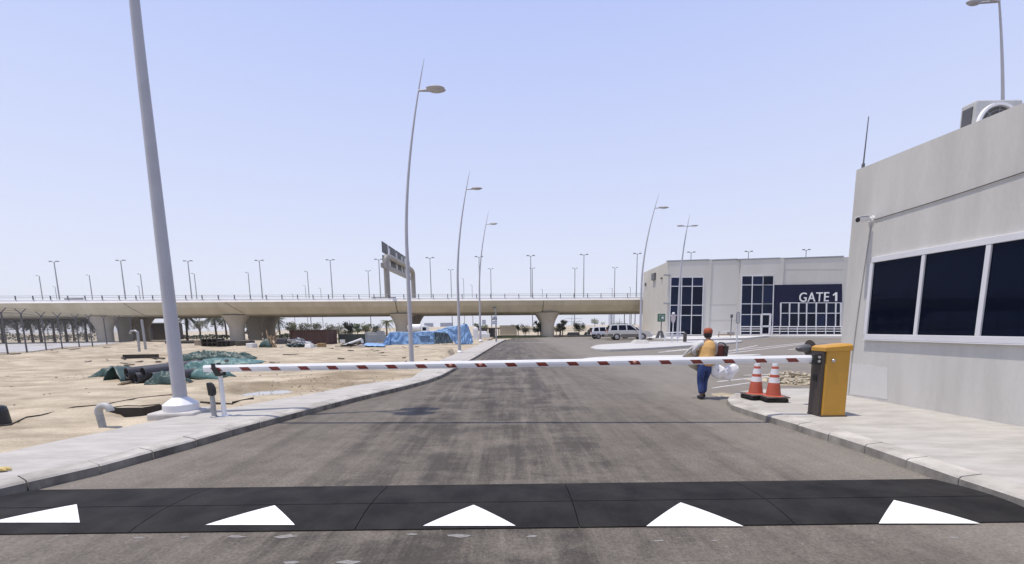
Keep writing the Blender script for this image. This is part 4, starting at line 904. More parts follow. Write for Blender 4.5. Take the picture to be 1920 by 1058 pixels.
# ------------------------------------------------------------------ parked vehicles
def car(label, loc, rz, paint, low, name='parked_car', L=5.1, rack=True, spare=False):
    r = thing(name, label, 'car', (0, 0, 0), 'cars parked in front of the flyover'); W = .96
    # side outline (x forward, z)
    lower = [(-2.52, .42), (-2.56, .72), (-2.5, 1.06), (2.3, 1.06), (2.48, .92), (2.54, .62), (2.5, .38)]
    def arch(cx_, R_=.43): return [(cx_+R_*math.cos(a), .36+R_*math.sin(a)) for a in [math.pi*k/10 for k in range(11)]]
    out = [(-2.52, .42), (-2.57, .72), (-2.5, 1.07), (1.0, 1.10), (2.28, 1.03), (2.48, .9), (2.54, .6), (2.5, .36), (1.98, .34)] + arch(1.52) + [(1.08, .32), (-.98, .32)] + arch(-1.45) + [(-1.9, .34)]
    b = MB(); b.prism([Vector((x, -W, z)) for x, z in out], (0, 2*W, 0)); b.build('body', paint, r, bevel=.07, seg=3)
    # greenhouse tapering inward
    g0 = [(-2.47, 1.07), (1.05, 1.10)]; roof = [(-2.22, 1.80), (-.2, 1.86), (.35, 1.80)]
    gp = [(-2.47, 1.06), (-2.22, 1.78), (-2.0, 1.84), (-.4, 1.86), (.25, 1.80), (1.08, 1.09)]
    b = MB(); n = len(gp); vs = [Vector((x, sg*(W-.03-(z-1.06)*.2), z)) for sg in (-1, 1) for x, z in gp]
    b.add(vs, [tuple(range(n)), tuple(range(2*n-1, n-1, -1))] + [(k, (k+1) % n, n+(k+1) % n, n+k) for k in range(n)]); b.build('cabin', paint, r, bevel=.04, seg=3)
    for sg in (-1, 1):
        yy = lambda z: sg*(W-.03-(z-1.06)*.2+.006)
        for w_ in ([(-2.18, 1.16), (-2.05, 1.7), (-1.42, 1.74), (-1.38, 1.16)], [(-1.24, 1.16), (-1.24, 1.74), (-.42, 1.75), (-.36, 1.16)], [(-.24, 1.16), (-.28, 1.75), (.14, 1.72), (.82, 1.16)]):
            b = MB(); b.prism([Vector((x, yy(z), z)) for x, z in w_], (0, -sg*.03, 0)); b.build('side_window', M_glass, r)
        b = MB(); b.prism([Vector((x, sg*(W+.004), z)) for x, z in ((-2.5, .40), (-2.53, .74), (-1.92, .74), (-1.86, .40))], (0, sg*.012, 0)); b.prism([Vector((x, sg*(W+.004), z)) for x, z in ((-.98, .34), (-1.0, .70), (1.06, .70), (1.05, .34))], (0, sg*.012, 0)); b.build('cladding', low, r)
        for x in (-1.45, 1.52):
            wh = MB(); c = Vector((x, sg*(W-.12), .385)); wh.tube([c-Vector((0, sg*.12, 0)), c-Vector((0, sg*.10, 0)), c+Vector((0, sg*.10, 0)), c+Vector((0, sg*.125, 0))], [.36, .385, .385, .35], 26); t_ = wh.build('wheel', M_tyre, r, smooth=40)
            rm_ = MB(); rm_.tube([c+Vector((0, sg*.124, 0)), c+Vector((0, sg*.132, 0))], [.235, .225], 24)
            rm_.build('rim', M_alloy, t_, smooth=30)
            h_ = MB()
            for k in range(6): a = k*math.pi/3+.5; h_.tube([c+Vector((.15*math.cos(a), sg*.133, .15*math.sin(a))), c+Vector((.15*math.cos(a), sg*.136, .15*math.sin(a)))], .038, 8)
            h_.build('rim_openings', M_black, t_)
        MB().box((-2.49, sg*.80, 1.0), (.12, .20, .42)).build('tail_lamp', M_tail, r, bevel=.02)
        MB().box((2.45, sg*.72, .84), (.12, .36, .2)).build('headlamp', M_alloy, r, bevel=.03)
        MB().box((.72, sg*(W+.1), 1.2), (.16, .22, .18)).build('door_mirror', low, r, bevel=.03)
        if rack: MB().tube([(-2.0, sg*.66, 1.86), (-1.9, sg*.66, 1.93), (-.3, sg*.66, 1.94), (-.1, sg*.66, 1.87)], .025, 6).build('roof_rail', M_black, r)
    MB().prism([Vector((-2.47-.005, -.72, 1.14)), Vector((-2.47-.005, .72, 1.14)), Vector((-2.27, .66, 1.7)), Vector((-2.27, -.66, 1.7))], (.03, 0, .0)).build('rear_window', M_glass, r)
    MB().prism([Vector((.99+.02, -.78, 1.16)), Vector((.99+.02, .78, 1.16)), Vector((.34, .7, 1.74)), Vector((.34, -.7, 1.74))], (.03, 0, .03)).build('windscreen', M_glass, r)
    MB().box((-2.56, 0, .52), (.18, 1.86, .24)).build('rear_bumper', low, r, bevel=.05)
    MB().box((2.54, 0, .52), (.16, 1.86, .26)).build('front_bumper', low, r, bevel=.05)
    MB().box((2.52, 0, .82), (.06, 1.0, .22)).build('grille', M_black, r, bevel=.02)
    MB().box((-2.575, 0, .93), (.02, .5, .13)).build('number_plate', M_white, r)
    if spare: MB().tube([(-2.55, 0, 1.05), (-2.6, 0, 1.05), (-2.74, 0, 1.05), (-2.78, 0, 1.05)], [.33, .37, .37, .3], 24).build('spare_wheel', M_tyre, r, smooth=40)
    s_ = L/5.1; place(r, loc, rz, s_)
    return r
q = G(1155, 639); CY = 52.5
qa = D(1154.5, 636, CY); car('silver estate car with taupe lower flanks parked by the island', (qa.x+1.45*1.0, CY, 0), R(-3), M_silver, M_cladd, L=5.2)
qa = D(1137, 636, 57); car('white off-road car with spare wheel partly behind the silver car', (qa.x, 57.5, 0), R(8), M_carw, M_black, L=4.5, rack=False, spare=True)
qa = D(1192, 636, 57); car('white car whose nose shows right of the island lamp post', (qa.x, 57.6, 0), R(-6), M_carw, M_black, L=4.4, rack=False)
# white tank lorry behind the blue tarp
q = D(782, 640, 62); tk = thing('tank_lorry', 'white tank lorry parked behind the blue tarp', 'lorry', (q.x, 62, 0))
MB().tube([Vector((q.x-1.2, 62, 1.75)), Vector((q.x-1.1, 62, 1.75)), Vector((q.x+.6, 62, 1.75)), Vector((q.x+.7, 62, 1.75))], [.45, .55, .55, .45], 18).build('tank', M_carw, tk, smooth=40)
MB().box((q.x+1.25, 62, 1.35), (.95, 1.8, 1.4), top=.9).build('cab', M_carw, tk, bevel=.08)
MB().box((q.x+1.30, 61.08, 1.6), (.5, .03, .45)).build('side_window', M_glass, tk)
MB().box((q.x, 62, .8), (3.4, 1.2, .2)).build('chassis', M_dpole, tk)
for x in (-1.0, 1.2):
    for y in (-.75, .75): MB().tube([Vector((q.x+x, 62+y-.12, .42)), Vector((q.x+x, 62+y+.12, .42))], .42, 18).build('wheel', M_tyre, tk, smooth=40)

# ------------------------------------------------------------------ signs in front of the hall
q = G(1239, 634, .2); sg_ = thing('notice_sign', 'square green sign on a pole before the pale hall corner', 'sign', tuple(q)); Y = q.y
pc = D(1239.5, 596, Y); MB().tube([q, Vector((q.x, Y, pc.z))], .06, 8).build('pole', M_dpole, sg_)
sc_ = Y/800
MB().box((pc.x, Y-.1, pc.z), (14*sc_, .08, 14.5*sc_)).build('sign_board', M_green, sg_, bevel=.02)
MB().box((pc.x+.02, Y-.15, pc.z), (9.5*sc_, .02, 10*sc_)).build('sign_border', mat('sign_light', (.22, .30, .25), .5), sg_)
MB().box((pc.x, Y-.17, pc.z), (6*sc_, .02, 7*sc_)).build('sign_field', M_green, sg_)
MB().tube([Vector((pc.x+1.6*sc_, Y-.19, pc.z-.0)), Vector((pc.x+1.6*sc_, Y-.2, pc.z))], [2.0*sc_, 2.0*sc_], 14).build('sign_symbol', M_white, sg_)
for i, (x0, x1) in enumerate(((1232, 1236), (1243, 1240))):
    a, c = G(x0, 634, .2), G(x1, 634, .2); b = MB(); b.prism([a+Vector((-.2, 0, 0)), a+Vector((.25, 0, 0)), Vector((c.x+.12, Y, 1.05)), Vector((c.x-.12, Y, 1.05))], (0, .12, 0))
    tag(b.build('folded_banner', M_dpole, bevel=.03), 'folded dark banner leaning ' + ('left' if i == 0 else 'right') + ' of the green sign pole', 'banner')
q = G(1261, 641, .2); s2 = thing('traffic_sign', 'pale pinkish back of a small shield sign on a thin white pole', 'sign', tuple(q)); Y = q.y; sc_ = Y/800; pc = D(1262, 597, Y)
MB().tube([q, Vector((q.x, Y, pc.z))], .05, 8).build('pole', M_frame, s2)
b = MB(); b.prism([Vector((pc.x+a*sc_, Y-.08, pc.z-c*sc_)) for a, c in ((-4, -6), (-2.5, -8), (2.5, -8), (4, -6), (4, 3), (2, 8), (-2, 8), (-4, 3))], (0, .04, 0)); b.build('sign_board', M_pink, s2)
MB().tube([Vector((pc.x, Y-.05, pc.z+8.5*sc_)), Vector((pc.x, Y-.05, pc.z+11*sc_))], [3*sc_, 1.5*sc_], 10).build('top_light', M_frame, s2)
q = G(1381.5, 663); s3_ = thing('traffic_sign', 'narrow rounded sign seen edge-on on a white pole left of the glazed entrance', 'sign', tuple(q)); Y = q.y; sc_ = Y/800; pc = D(1382.5, 596, Y)
MB().tube([q, Vector((pc.x, Y, pc.z))], .045, 8).build('pole', M_frame, s3_)
pts = [(3*math.cos(a), (7 if math.sin(a) > 0 else -7)+3*math.sin(a)) for a in [2*math.pi*k/20 for k in range(20)]]
MB().prism([Vector((pc.x+a*sc_, Y-.1, pc.z+c*sc_)) for a, c in pts], (0, .05, 0)).build('sign_board', mat('sign_grey', (.48, .47, .46), .5), s3_)
MB().tube([Vector((pc.x+3.3*math.cos(a)*sc_, Y-.09, pc.z+((7 if math.sin(a) > 0 else -7)+3.3*math.sin(a))*sc_)) for a in [2*math.pi*k/24 for k in range(25)]], .5*sc_, 6).build('sign_rim', M_dpole, s3_)
q = G(1284, 641, .2); tag(MB().lathe([(.16, 0), (.16, .75), (.13, .8), (.02, .82)], q, 14).build('bollard', M_brown, smooth=40), 'dark brown bollard at the end of the low white railing', 'bollard')
q = G(1247, 641.5, .2); q2 = G(1282, 640.5, .2); rr_ = thing('low_railing', 'low pale railing between the green sign and the brown bollard', 'railing', tuple(q))
b = MB()
for h in (.5, .85): b.tube([q+Vector((0, 0, h)), q2+Vector((0, 0, h))], .05, 6)
b.build('rails', M_frame, rr_)
for t_ in (0, .33, .66, 1): p_ = q.lerp(q2, t_); MB().tube([p_, p_+Vector((0, 0, .88))], .05, 6).build('railing_post', M_frame, rr_)
q = G(1362, 632.5, .2); q = D(1362, 628, q.y); tr_ = thing('barrow', 'low pale trolley with a grey box in front of the hall wall', 'trolley', (q.x, q.y, .2)); sc_ = q.y/800
MB().box((q.x-1*sc_, q.y, .2+.3), (26*sc_, .8, .12)).build('deck', M_wood, tr_)
MB().tube([Vector((q.x-14*sc_, q.y, .2)), Vector((q.x-14*sc_, q.y, .2+11*sc_)), ], .04, 6).build('handle', M_dpole, tr_)
MB().tube([Vector((q.x-8*sc_, q.y, .5)), Vector((q.x-8*sc_, q.y, .2+10*sc_)), Vector((q.x+4*sc_, q.y, .2+10*sc_)), Vector((q.x+4*sc_, q.y, .5))], .04, 6).build('side_frame', M_frame, tr_)
MB().box((q.x+8*sc_, q.y, .36+4.2*sc_), (9*sc_, .7, 7*sc_)).build('grey_box', M_galv, tr_, bevel=.04)
q = D(1372, 593, 54); tag(MB().tube([Vector((q.x, q.y, .2)), Vector((q.x, q.y, q.z))], .05, 6).box((q.x, q.y, q.z), (.25, .2, .4)).build('meter_post', M_dpole), 'thin dark post with small head before the hall wall between the windows', 'post')
# sign and lamp on the left pavement far end
q = G(930.5, 641, .15); ls = thing('direction_sign', 'pole with small two-row sign and lamp head at the far pavement corner', 'sign', tuple(q)); Y = q.y; sc_ = Y/800; tpz = D(929, 577, Y).z
MB().tube([q, Vector((q.x, Y, tpz))], [.09, .06], 8).build('pole', M_galv, ls)
MB().box((q.x-.15, Y, tpz+.03), (7*sc_, .3, .14)).build('lamp_head', M_dpole, ls, bevel=.03)
for y_, m_ in ((597, mat('sign_dark_figures', (.10, .11, .16), .5, col2=(.55, .56, .6), scale=4.5, lo=.47, hi=.53)), (605, mat('sign_pale_figures', (.22, .23, .28), .5, col2=(.62, .63, .68), scale=4.5, lo=.42, hi=.5))):
    pz = D(927.5, y_, Y); MB().box((pz.x, Y-.12, pz.z), (9*sc_, .05, 6.5*sc_)).build('sign_panel', m_, ls)

# ------------------------------------------------------------------ wire fence on the far left
fpts = [(-60, 672), (-22, 668), (15, 665), (51, 662.5), (87, 657), (117, 654.7), (149, 652), (174, 651), (201, 649), (226, 647.6), (250, 646)]
FP = [G(a, c, .08) for a, c in fpts]
fen = thing('wire_fence', 'tall wire mesh fence with forked dark posts before the flyover on the left', 'fence', tuple(FP[2]))
FHt = 3.25
tops = []
for i, p_ in enumerate(FP):
    t_ = (FP[min(i+1, len(FP)-1)]-FP[max(i-1, 0)]); n_ = Vector((-t_.y, t_.x, 0)).normalized(); b = MB(); h = FHt
    b.tube([p_, p_+Vector((0, 0, h))], .055, 8)
    for sg in (-1, 1): b.tube([p_+Vector((0, 0, h-.03)), p_+n_*sg*.32+Vector((0, 0, h+.36))], .035, 6)
    b.build('fence_post', M_dpole, fen); tops.append((p_, n_))
mesh_m = bpy.data.materials.new('wire_mesh'); mesh_m.use_nodes = True; t = mesh_m.node_tree; bs = t.nodes['Principled BSDF']; bs.inputs['Base Color'].default_value = (.20, .195, .185, 1); bs.inputs['Roughness'].default_value = .6
tc = t.nodes.new('ShaderNodeTexCoord'); vr = t.nodes.new('ShaderNodeTexNoise'); vr.inputs['Scale'].default_value = 1.2; t.links.new(tc.outputs['Object'], vr.inputs['Vector'])
mr = t.nodes.new('ShaderNodeMapRange'); mr.inputs['To Min'].default_value = .20; mr.inputs['To Max'].default_value = .36; t.links.new(vr.outputs[0], mr.inputs['Value']); t.links.new(mr.outputs[0], bs.inputs['Alpha'])
MB().sheet([[p_+Vector((0, 0, .02)) for p_ in FP], [p_+Vector((0, 0, FHt)) for p_ in FP]]).build('mesh_panel', mesh_m, fen)
b = MB()
for off in (0,): b.tube([p_+Vector((0, 0, FHt)) for p_ in FP], .018, 5)
for sg in (-1, 1):
    for k in (.5, 1): b.tube([p_+n_*sg*.32*k+Vector((0, 0, FHt+.36*k)) for p_, n_ in tops], .008, 4)
b.tube([p_+Vector((0, 0, .05)) for p_ in FP], .02, 5); b.build('top_wires', M_dpole, fen)
for (a, c, lab, bend) in (((261, 656), (258, 623), 'bent grey pipe standing in the sand past the end of the wire fence', True), ((273, 653), (265.5, 599), 'straight bare grey post leaning in the sand past the wire fence', False)):
    p_ = lz(*a); q = D(c[0], c[1], p_.y); pts = [p_, q]
    if bend: pts = [p_, p_.lerp(q, .9), q, q+Vector((-.2, 0, .12)), q+Vector((-.5, 0, .08)), q+Vector((-.62, 0, -.12))]
    tag(MB().tube(pts, .085 if bend else .09, 8).build('standing_pipe' if bend else 'fence_post_pole', M_galv, smooth=50), lab, 'pipe' if bend else 'post')

# ------------------------------------------------------------------ pipes and tarps on the sand
PC = lz(270, 712)
def gp(px, py, z): 
    q = G(px, py, z); return q
def pipe(a, c, r_, label):
    d = (c-a).normalized(); t_ = thing('drain_pipe', label, 'pipe', tuple(a), 'dark drain pipes under the tarps')
    b = MB(); n = 24; L_ = []
    x = d.orthogonal().normalized(); y = d.cross(x)
    for o_, rr_ in ((a, r_), (c, r_), (c, r_*.9), (a, r_*.9), (a, r_)): L_.append([o_+(x*math.cos(2*math.pi*k/n)+y*math.sin(2*math.pi*k/n))*rr_ for k in range(n+1)])
    b.sheet(L_).build('pipe_barrel', M_pipe, t_, smooth=40)
    return t_
zb = .12; r_ = .17
def on(px, py, z): return G(px, py, z)
a1 = D(237, 700, 13.7); pipe(a1, a1+Vector((1.05, 1.85, .10)), .185, 'upper dark drain pipe with its open end next to the green tarp peak')
a2 = D(268, 699.5, 13.6); pipe(a2, a2+Vector((.85, 1.6, .10)), .185, 'upper dark drain pipe whose open end points at the viewer nearest the lamp post')
a3 = D(254, 709.5, 13.6); pipe(a3, a3+Vector((.8, 1.5, .03)), .18, 'lower dark drain pipe between the two open upper pipes')
a4 = D(238, 710, 13.8); pipe(a4, a4+Vector((.8, 1.5, .03)), .17, 'lower dark drain pipe half covered by the green tarp peak')
a5 = D(285, 709, 13.5); pipe(a5, a5+Vector((.7, 1.2, .03)), .18, 'lower dark drain pipe wrapped beside the crumpled teal tarp')
def tarp(name, label, c, ux, L_, W_, prof, mt, seed, nx=84, ny=40, crum=.05, group=None):
    """crumpled sheet: prof(u,v) gives height over a rectangle L_ along ux by W_ across"""
    ux = Vector(ux).normalized(); uy = Vector((-ux.y, ux.x, 0)); rows = []
    for j in range(ny+1):
        v_ = j/ny; row = []
        for i in range(nx+1):
            u = i/nx; p_ = c + ux*(u-.5)*L_*(1+.12*fbm(v_*3, seed)) + uy*((v_-.5)*W_*(1+.25*fbm(u*3, seed+4))); e = min(u, 1-u, v_*.8, (1-v_)*.8)
            rid = abs(noise.noise(Vector((u*L_*1.9+seed, v_*W_*2.1, seed))))+.6*abs(noise.noise(Vector((u*L_*4.4, v_*W_*4+seed, 3))))
            h = prof(u, v_)*(1+.2*fbm(u*4, v_*3, seed)) + crum*1.35*(1-1.9*rid)*min(1, e*9) ; p_.z = lot_z(p_.x, p_.y) + max(.012, h+.02) + .01*noise.noise(Vector((u*20, v_*20, seed)))
            row.append(p_)
        rows.append(row)
    o = MB().sheet(rows).build(name, mt, smooth=40, solid=.006)
    return tag(o, label, 'tarp', group)
TG = 'tarps over the drain pipes'
hump = lambda u, v_: max(0, math.sin(math.pi*u))**.5*max(0, math.sin(math.pi*v_))**.6
c = on(206, 706, .1); tarp('tarp', 'crumpled dark green tarp at the left end of the pipe heap', c+Vector((.0, .25, 0)), (1, .12, 0), 1.35, .8, lambda u, v_: .30*hump(u, v_)*(.6+.6*u), M_tarpg, 2, crum=.09, group=TG)
# tent like peak of green tarp
pk = on(211, 688, .0); bl, br = on(193, 715, .1), on(226, 716, .1); Yk = bl.y
pkz = D(211, 687, Yk+.35); bk1, bk2 = Vector((bl.x-.0, Yk+1.2, .1)), Vector((br.x+.05, Yk+1.1, .15)); pk2 = Vector((pkz.x+.2, Yk+1.1, pkz.z-.08))
rows = []
for j in range(13):
    v_ = j/12; row = []
    for i in range(15):
        u = i/14; lft = bl.lerp(bk1, v_); rgt = br.lerp(bk2, v_); top = pkz.lerp(pk2, v_)
        p_ = lft.lerp(top, u*2) if u < .5 else top.lerp(rgt, u*2-1)
        p_ = p_ + Vector((0, 0, .07*math.sin(math.pi*(u*2 % 1))*1)) + Vector((noise.noise(Vector((u*6, v_*5, 1))), noise.noise(Vector((u*6, v_*5, 7))), noise.noise(Vector((u*7, v_*5, 4)))))*.045
        row.append(p_)
    rows.append(row)
tag(MB().sheet(rows).build('tarp', M_tarpg, smooth=35, solid=.006), 'dark green tarp draped to a peak over the open pipe ends', 'tarp', TG)
c = D(316, 706, 13.15); tarp('tarp', 'dark teal crumpled tarp in front of the pipes left of the lamp post', c, (1, .05, 0), 1.15, .5, lambda u, v_: .22*hump(u, v_), M_tarpg, 5, crum=.13, group=TG)
c = D(374, 700, 14.7); tarp('tarp', 'pale teal bundled tarp right of the tall lamp post by the barrier tip', c+Vector((0, .0, 0)), (1, .05, 0), 1.9, .95, lambda u, v_: .50*hump(u, v_)*(1-.25*u), M_tarpt, 8, crum=.11, group=TG)
c = on(415, 684, .1); tarp('tarp', 'flat teal tarp spread behind the end of the barrier arm', c+Vector((0, .6, 0)), (1, .10, 0), 2.9, 1.5, lambda u, v_: .26*hump(u, v_)*(1-.5*u), M_tarpt, 11, crum=.08, group=TG)
c = on(390, 676, .1); tarp('tarp', 'rolled dark green tarp at the back of the heap', c+Vector((0, .5, 0)), (1, .14, 0), 4.2, .9, lambda u, v_: .36*hump(u, v_), M_tarpg, 14, crum=.12, group=TG)
for k, (px_, py_) in enumerate(((366, 699), (371, 700))):
    q = on(px_, py_, .3); tag(MB().tube([q+Vector((.03*math.sin(t_*2), -.08+.0*t_, .22-.25*t_/6.)) if t_ < 5 else q+Vector((-.12+.02*t_, -.09, -.02)) for t_ in range(7)], .012, 5).build('tie_rope', M_marking, smooth=60), 'white tie rope hanging on the teal tarp bundle, ' + ('left' if k == 0 else 'right') + ' one', 'rope')
tag(MB().box(on(414, 680, .33)+Vector((0, .4, .05)), (.14, .1, .14)).build('black_box', M_dpole, bevel=.02), 'small black box on the spread teal tarp', 'box')
p_ = on(235, 719, .1); rk = MB(); rock(rk, Vector((p_.x, p_.y, .1)), .2, 4, .35); tag(rk.build('stone', M_sand), 'flat pale stone lying before the green tarp peak', 'stone')

# bent grey vent pipe, dark boards (two stand for trench shade) and black drum on the sand by the pavement
q = on(194, 806, .03); Y = q.y; tp = D(185, 772, Y); s_ = Y/800; r_ = 6.3*s_
pts = [q, Vector((tp.x, Y, tp.z))] ; cx2 = tp.x+11.5*s_
for k in range(1, 11): a = math.pi-math.pi*.86*k/10; pts.append(Vector((cx2+11.5*s_*math.cos(a), Y+.0, tp.z+11.5*s_*math.sin(a))))
pts.append(pts[-1]+Vector((.008, 0, -.04)))
vp = thing('vent_pipe', 'pale grey gooseneck pipe standing in the sand at the pavement edge', 'pipe', tuple(q))
MB().tube(pts[:2], r_*.93, 20).build('riser', M_galv, vp, smooth=40)
MB().tube([pts[1]-Vector((0, 0, .04))]+pts[1:], r_, 20).build('elbow', mat('pale_plastic', (.40, .40, .39), .5, var=.05), vp, smooth=50)
bq = []  # first two boards are added for the shaded inside of a trench
for (x0, y0), (x1, y1), h_, lab in (((200, 772), (268, 770), .17, 'dark board standing for the shaded trench behind the gooseneck pipe'), ((269, 769), (306, 762), .12, 'dark board standing for the shaded trench at the plinth of the tall lamp post'), ((375, 754.5), (436, 758), .045, 'thin dark board on the sand right of the tall lamp post'), ((437, 757), (476, 748), .10, 'short dark board standing by the puddle')):
    A, B = on(x0, y0, .12), on(x1, y1, .12); d = (B-A).normalized(); n_ = Vector((-d.y, d.x, 0)); A.z = B.z = .12
    b = MB(); b.prism([A+Vector((0, 0, -.28)), B+Vector((0, 0, -.28 if h_ > .1 else -.1)), B+Vector((0, 0, h_*.35)), A+Vector((0, 0, h_*.45))], n_*.025)
    tag(b.build('plank_or_trench_shade', M_dwood), lab, 'board')
q = on(-8, 801, .06); Y = q.y; dm = thing('black_drum', 'black rounded drum cut off by the left edge of the photo', 'drum', tuple(q))
MB().lathe([(.21, 0), (.205, .04), (.185, .27), (.17, .36), (.13, .385), (.05, .39)], q, 24).build('drum_body', M_black, dm, smooth=50)
q = on(6, 884, .15); gl = MB()
for (dx, dy, L_, rr_) in ((0, 0, .11, .018), (-.02, -.035, .1, .017)): gl.tube([q+Vector((dx-.12, dy-.02, .018)), q+Vector((dx-.02, dy, .03)), q+Vector((dx+.04, dy+.015, .03)), q+Vector((dx+.075, dy+.02, .018))], [rr_, rr_*1.25, rr_*1.2, rr_*.6], 10)
tag(gl.build('work_glove', mat('yellow_cloth', (.55, .42, .16), .8, var=.15, scale=12, bump=.4), smooth=60), 'yellow work glove lying on the pavement at the left edge', 'glove')
# loose plates and lids lying on the sand
for (px_, py_, a, c, lab) in ((545, 662, .55, .22, 'dark oval lid lying on the sand left of the middle lamp'), (470, 648.5, 1.1, .3, 'pale flat board lying before the white block')):
    q = lz(px_, py_); tag(MB().lathe([(a*.9, -.01), (a, .02), (a*.9, .06), (.02, .07)], q, 20, sx=1, sy=.6).build('flat_lid', M_dwood if 'oval' in lab else M_conc), lab, 'lid' if 'oval' in lab else 'board')
q = lz(283, 671); sl3 = MB(); sl3.box(q+Vector((-.6, 0, .1)), (2.0, .06, .28), rz=.1); sl3.box(q+Vector((.9, -.6, .04)), (1.6, .12, .08), rz=-.5); sl3.box(q+Vector((-1.2, -.5, .05)), (1.1, .1, .07), rz=-.7)
tag(sl3.build('broken_boards', M_dwood), 'broken dark boards lying in the dip left of the tall lamp post', 'boards')

# ------------------------------------------------------------------ things standing under the flyover
def stand(px, py, z=0.1): q = G(px, py, z); return q, q.y/800.0
# steel forms round the left pier
def cage(px0, px1, py0, py1, label, mt=M_dwood):
    A, s_ = stand(px0, py1); w_ = (px1-px0)*s_; h_ = (py1-py0)*s_; r = thing('steel_form', label, 'form', tuple(A), 'dark forms stacked by the left pier')
    for z in (h_*.08, h_*.52, h_*.95): MB().box((A.x+w_/2, A.y+.6, A.z+z), (w_, 1.2, h_*.1)).build('shelf_beam', mt, r)
    for x in (0.05, .36, .68, .97): MB().box((A.x+w_*x, A.y+.6, A.z+h_*.5), (.12, 1.1, h_*.8)).build('upright', M_dwood, r)
    MB().box((A.x+w_/2, A.y+1.0, A.z+h_*.5), (w_*.96, .05, h_*.86)).build('back_plate', M_black, r)
cage(377, 408, 636, 651, 'dark steel form standing left of the pier with the dark sleeve'); cage(406, 432, 640, 651, 'lower dark steel form beside the sleeved pier')
q, s_ = stand(446, 652.5); MB0 = MB(); MB0.lathe([(16*s_, 0), (16*s_, 11*s_), (15*s_, 12.5*s_), (13*s_, 12.5*s_)], q+Vector((0, 1.2, 0)), 24); tag(MB0.build('pier_sleeve', M_dwood, smooth=40), 'dark round sleeve wrapped around the foot of the pale left pier', 'sleeve')
q, s_ = stand(368, 650); tag(MB().box(q+Vector((0, .3, 6*s_)), (8*s_, .7, 12*s_), rz=.2, top=.9).build('stone_block', M_mud, bevel=.05), 'grey weathered block left of the dark steel forms', 'block')
q, s_ = stand(467.5, 653); tag(MB().box(q+Vector((0, .4, 4.5*s_)), (12*s_, .8, 9*s_)).build('white_block', M_par, bevel=.03), 'square white block right of the pier sleeve', 'block')
q, s_ = stand(335, 645); tag(MB().box(q+Vector((0, 1, 2*s_)), (60*s_, 1.2, 4*s_)).build('stacked_planks', M_dwood), 'low dark stack of planks behind the tall lamp post', 'planks')
# dark bundles, scrap heap
q, s_ = stand(496, 652); bt = MB(); rnd = random.Random(9)
tarp('tarp', 'dark green sack heap against the far dark pier', Vector((q.x, q.y+.5, 0)), (1, 0, 0), 1.1, 1.0, lambda u, v_: 13*s_*hump(u, v_), M_tarpg, 21, 16, 10, .1)
for i in range(7): bt.tube([q+Vector((rnd.uniform(.2, 1.4), rnd.uniform(0, .5), 0)), q+Vector((rnd.uniform(-.2, 1.6), rnd.uniform(.3, .8), rnd.uniform(1.0, 1.7)))], .04, 5)
tag(bt.build('leaning_poles', M_wood), 'thin wooden poles leaning against the far dark pier', 'poles')
q, s_ = stand(515, 648); tag(MB().box(q+Vector((.3, 1.2, .35)), (22*s_, 1.1, .5), rz=.05).box(q+Vector((.3, 1.2, .68)), (20*s_, 1.0, .08), rz=.1).build('dark_skip', M_pipe, bevel=.05), 'low dark bin between the far pier and the scrap heap', 'bin')
sc3 = MB(); q, s_ = stand(552, 652)
for i in range(95):
    u = rnd.gauss(0, .34); c = q + Vector((u*34*s_, .3+rnd.random()*1.2, .05+max(0, .72-abs(u)*1.0)*rnd.random())); sc3.mi = rnd.choice((0, 0, 1, 2))
    rot = Matrix.Rotation(rnd.uniform(0, 3), 3, 'Z') @ Matrix.Rotation(rnd.uniform(-.9, .9), 3, 'X') @ Matrix.Rotation(rnd.uniform(-.6, .6), 3, 'Y')
    sc3.box(c, (rnd.uniform(.2, 1.0), rnd.uniform(.05, .4), rnd.uniform(.02, .12)), rot=rot)
tag(sc3.build('scrap_heap', [mat('pale_scrap', (.42, .43, .43), .5, var=.2), M_galv, M_tarpg]), 'tangled heap of pale and grey scrap before the brown container', 'scrap heap', kind='stuff')
q, s_ = stand(576.5, 653); tag(MB().box(q+Vector((0, .4, 4*s_)), (13*s_, .8, 8*s_), top=.75).build('white_block', M_par, bevel=.05), 'white tapered block at the right end of the scrap heap', 'block')
q, s_ = stand(600.5, 654.5); cbx = thing('timber_crate', 'small square orange-tan timber crate before the brown container', 'crate', tuple(q))
MB().box(q+Vector((0, .35, 5.2*s_)), (11*s_, .65, 10.4*s_)).build('crate_box', M_wood, cbx, bevel=.01)
for dz in (1.1, 5.2, 9.3): MB().box(q+Vector((0, .005, dz*s_)), (11.2*s_, .05, 1.2*s_)).build('batten', mat('orange_timber', (.36, .20, .07), .8, var=.2, scale=5), cbx)
q, s_ = stand(546, 647); w_ = 68*s_; h_ = 26*s_; ct = thing('container', 'dark rust brown steel container standing under the flyover', 'container', tuple(q))
b = MB(); n = 60; pr = []
for k in range(n+1): pr.append(Vector((q.x+w_*k/n, q.y+(.0 if (k//2) % 2 else .05), 0)))
MB().prism([Vector((p_.x, p_.y, q.z)) for p_ in pr]+[Vector((q.x+w_, q.y+2.6, q.z)), Vector((q.x, q.y+2.6, q.z))], (0, 0, h_)).build('body', M_rust, ct)
MB().box((q.x+w_/2, q.y+1.3, q.z+h_+.03), (w_+.08, 2.72, .09)).build('roof_rim', mat('rust_dark', (.04, .018, .014), .7), ct)
for x in (0, w_): MB().box((q.x+x, q.y-.0, q.z+h_/2), (.14, .12, h_-.02)).build('corner_post', mat('rust_post', (.07, .03, .02), .7), ct)
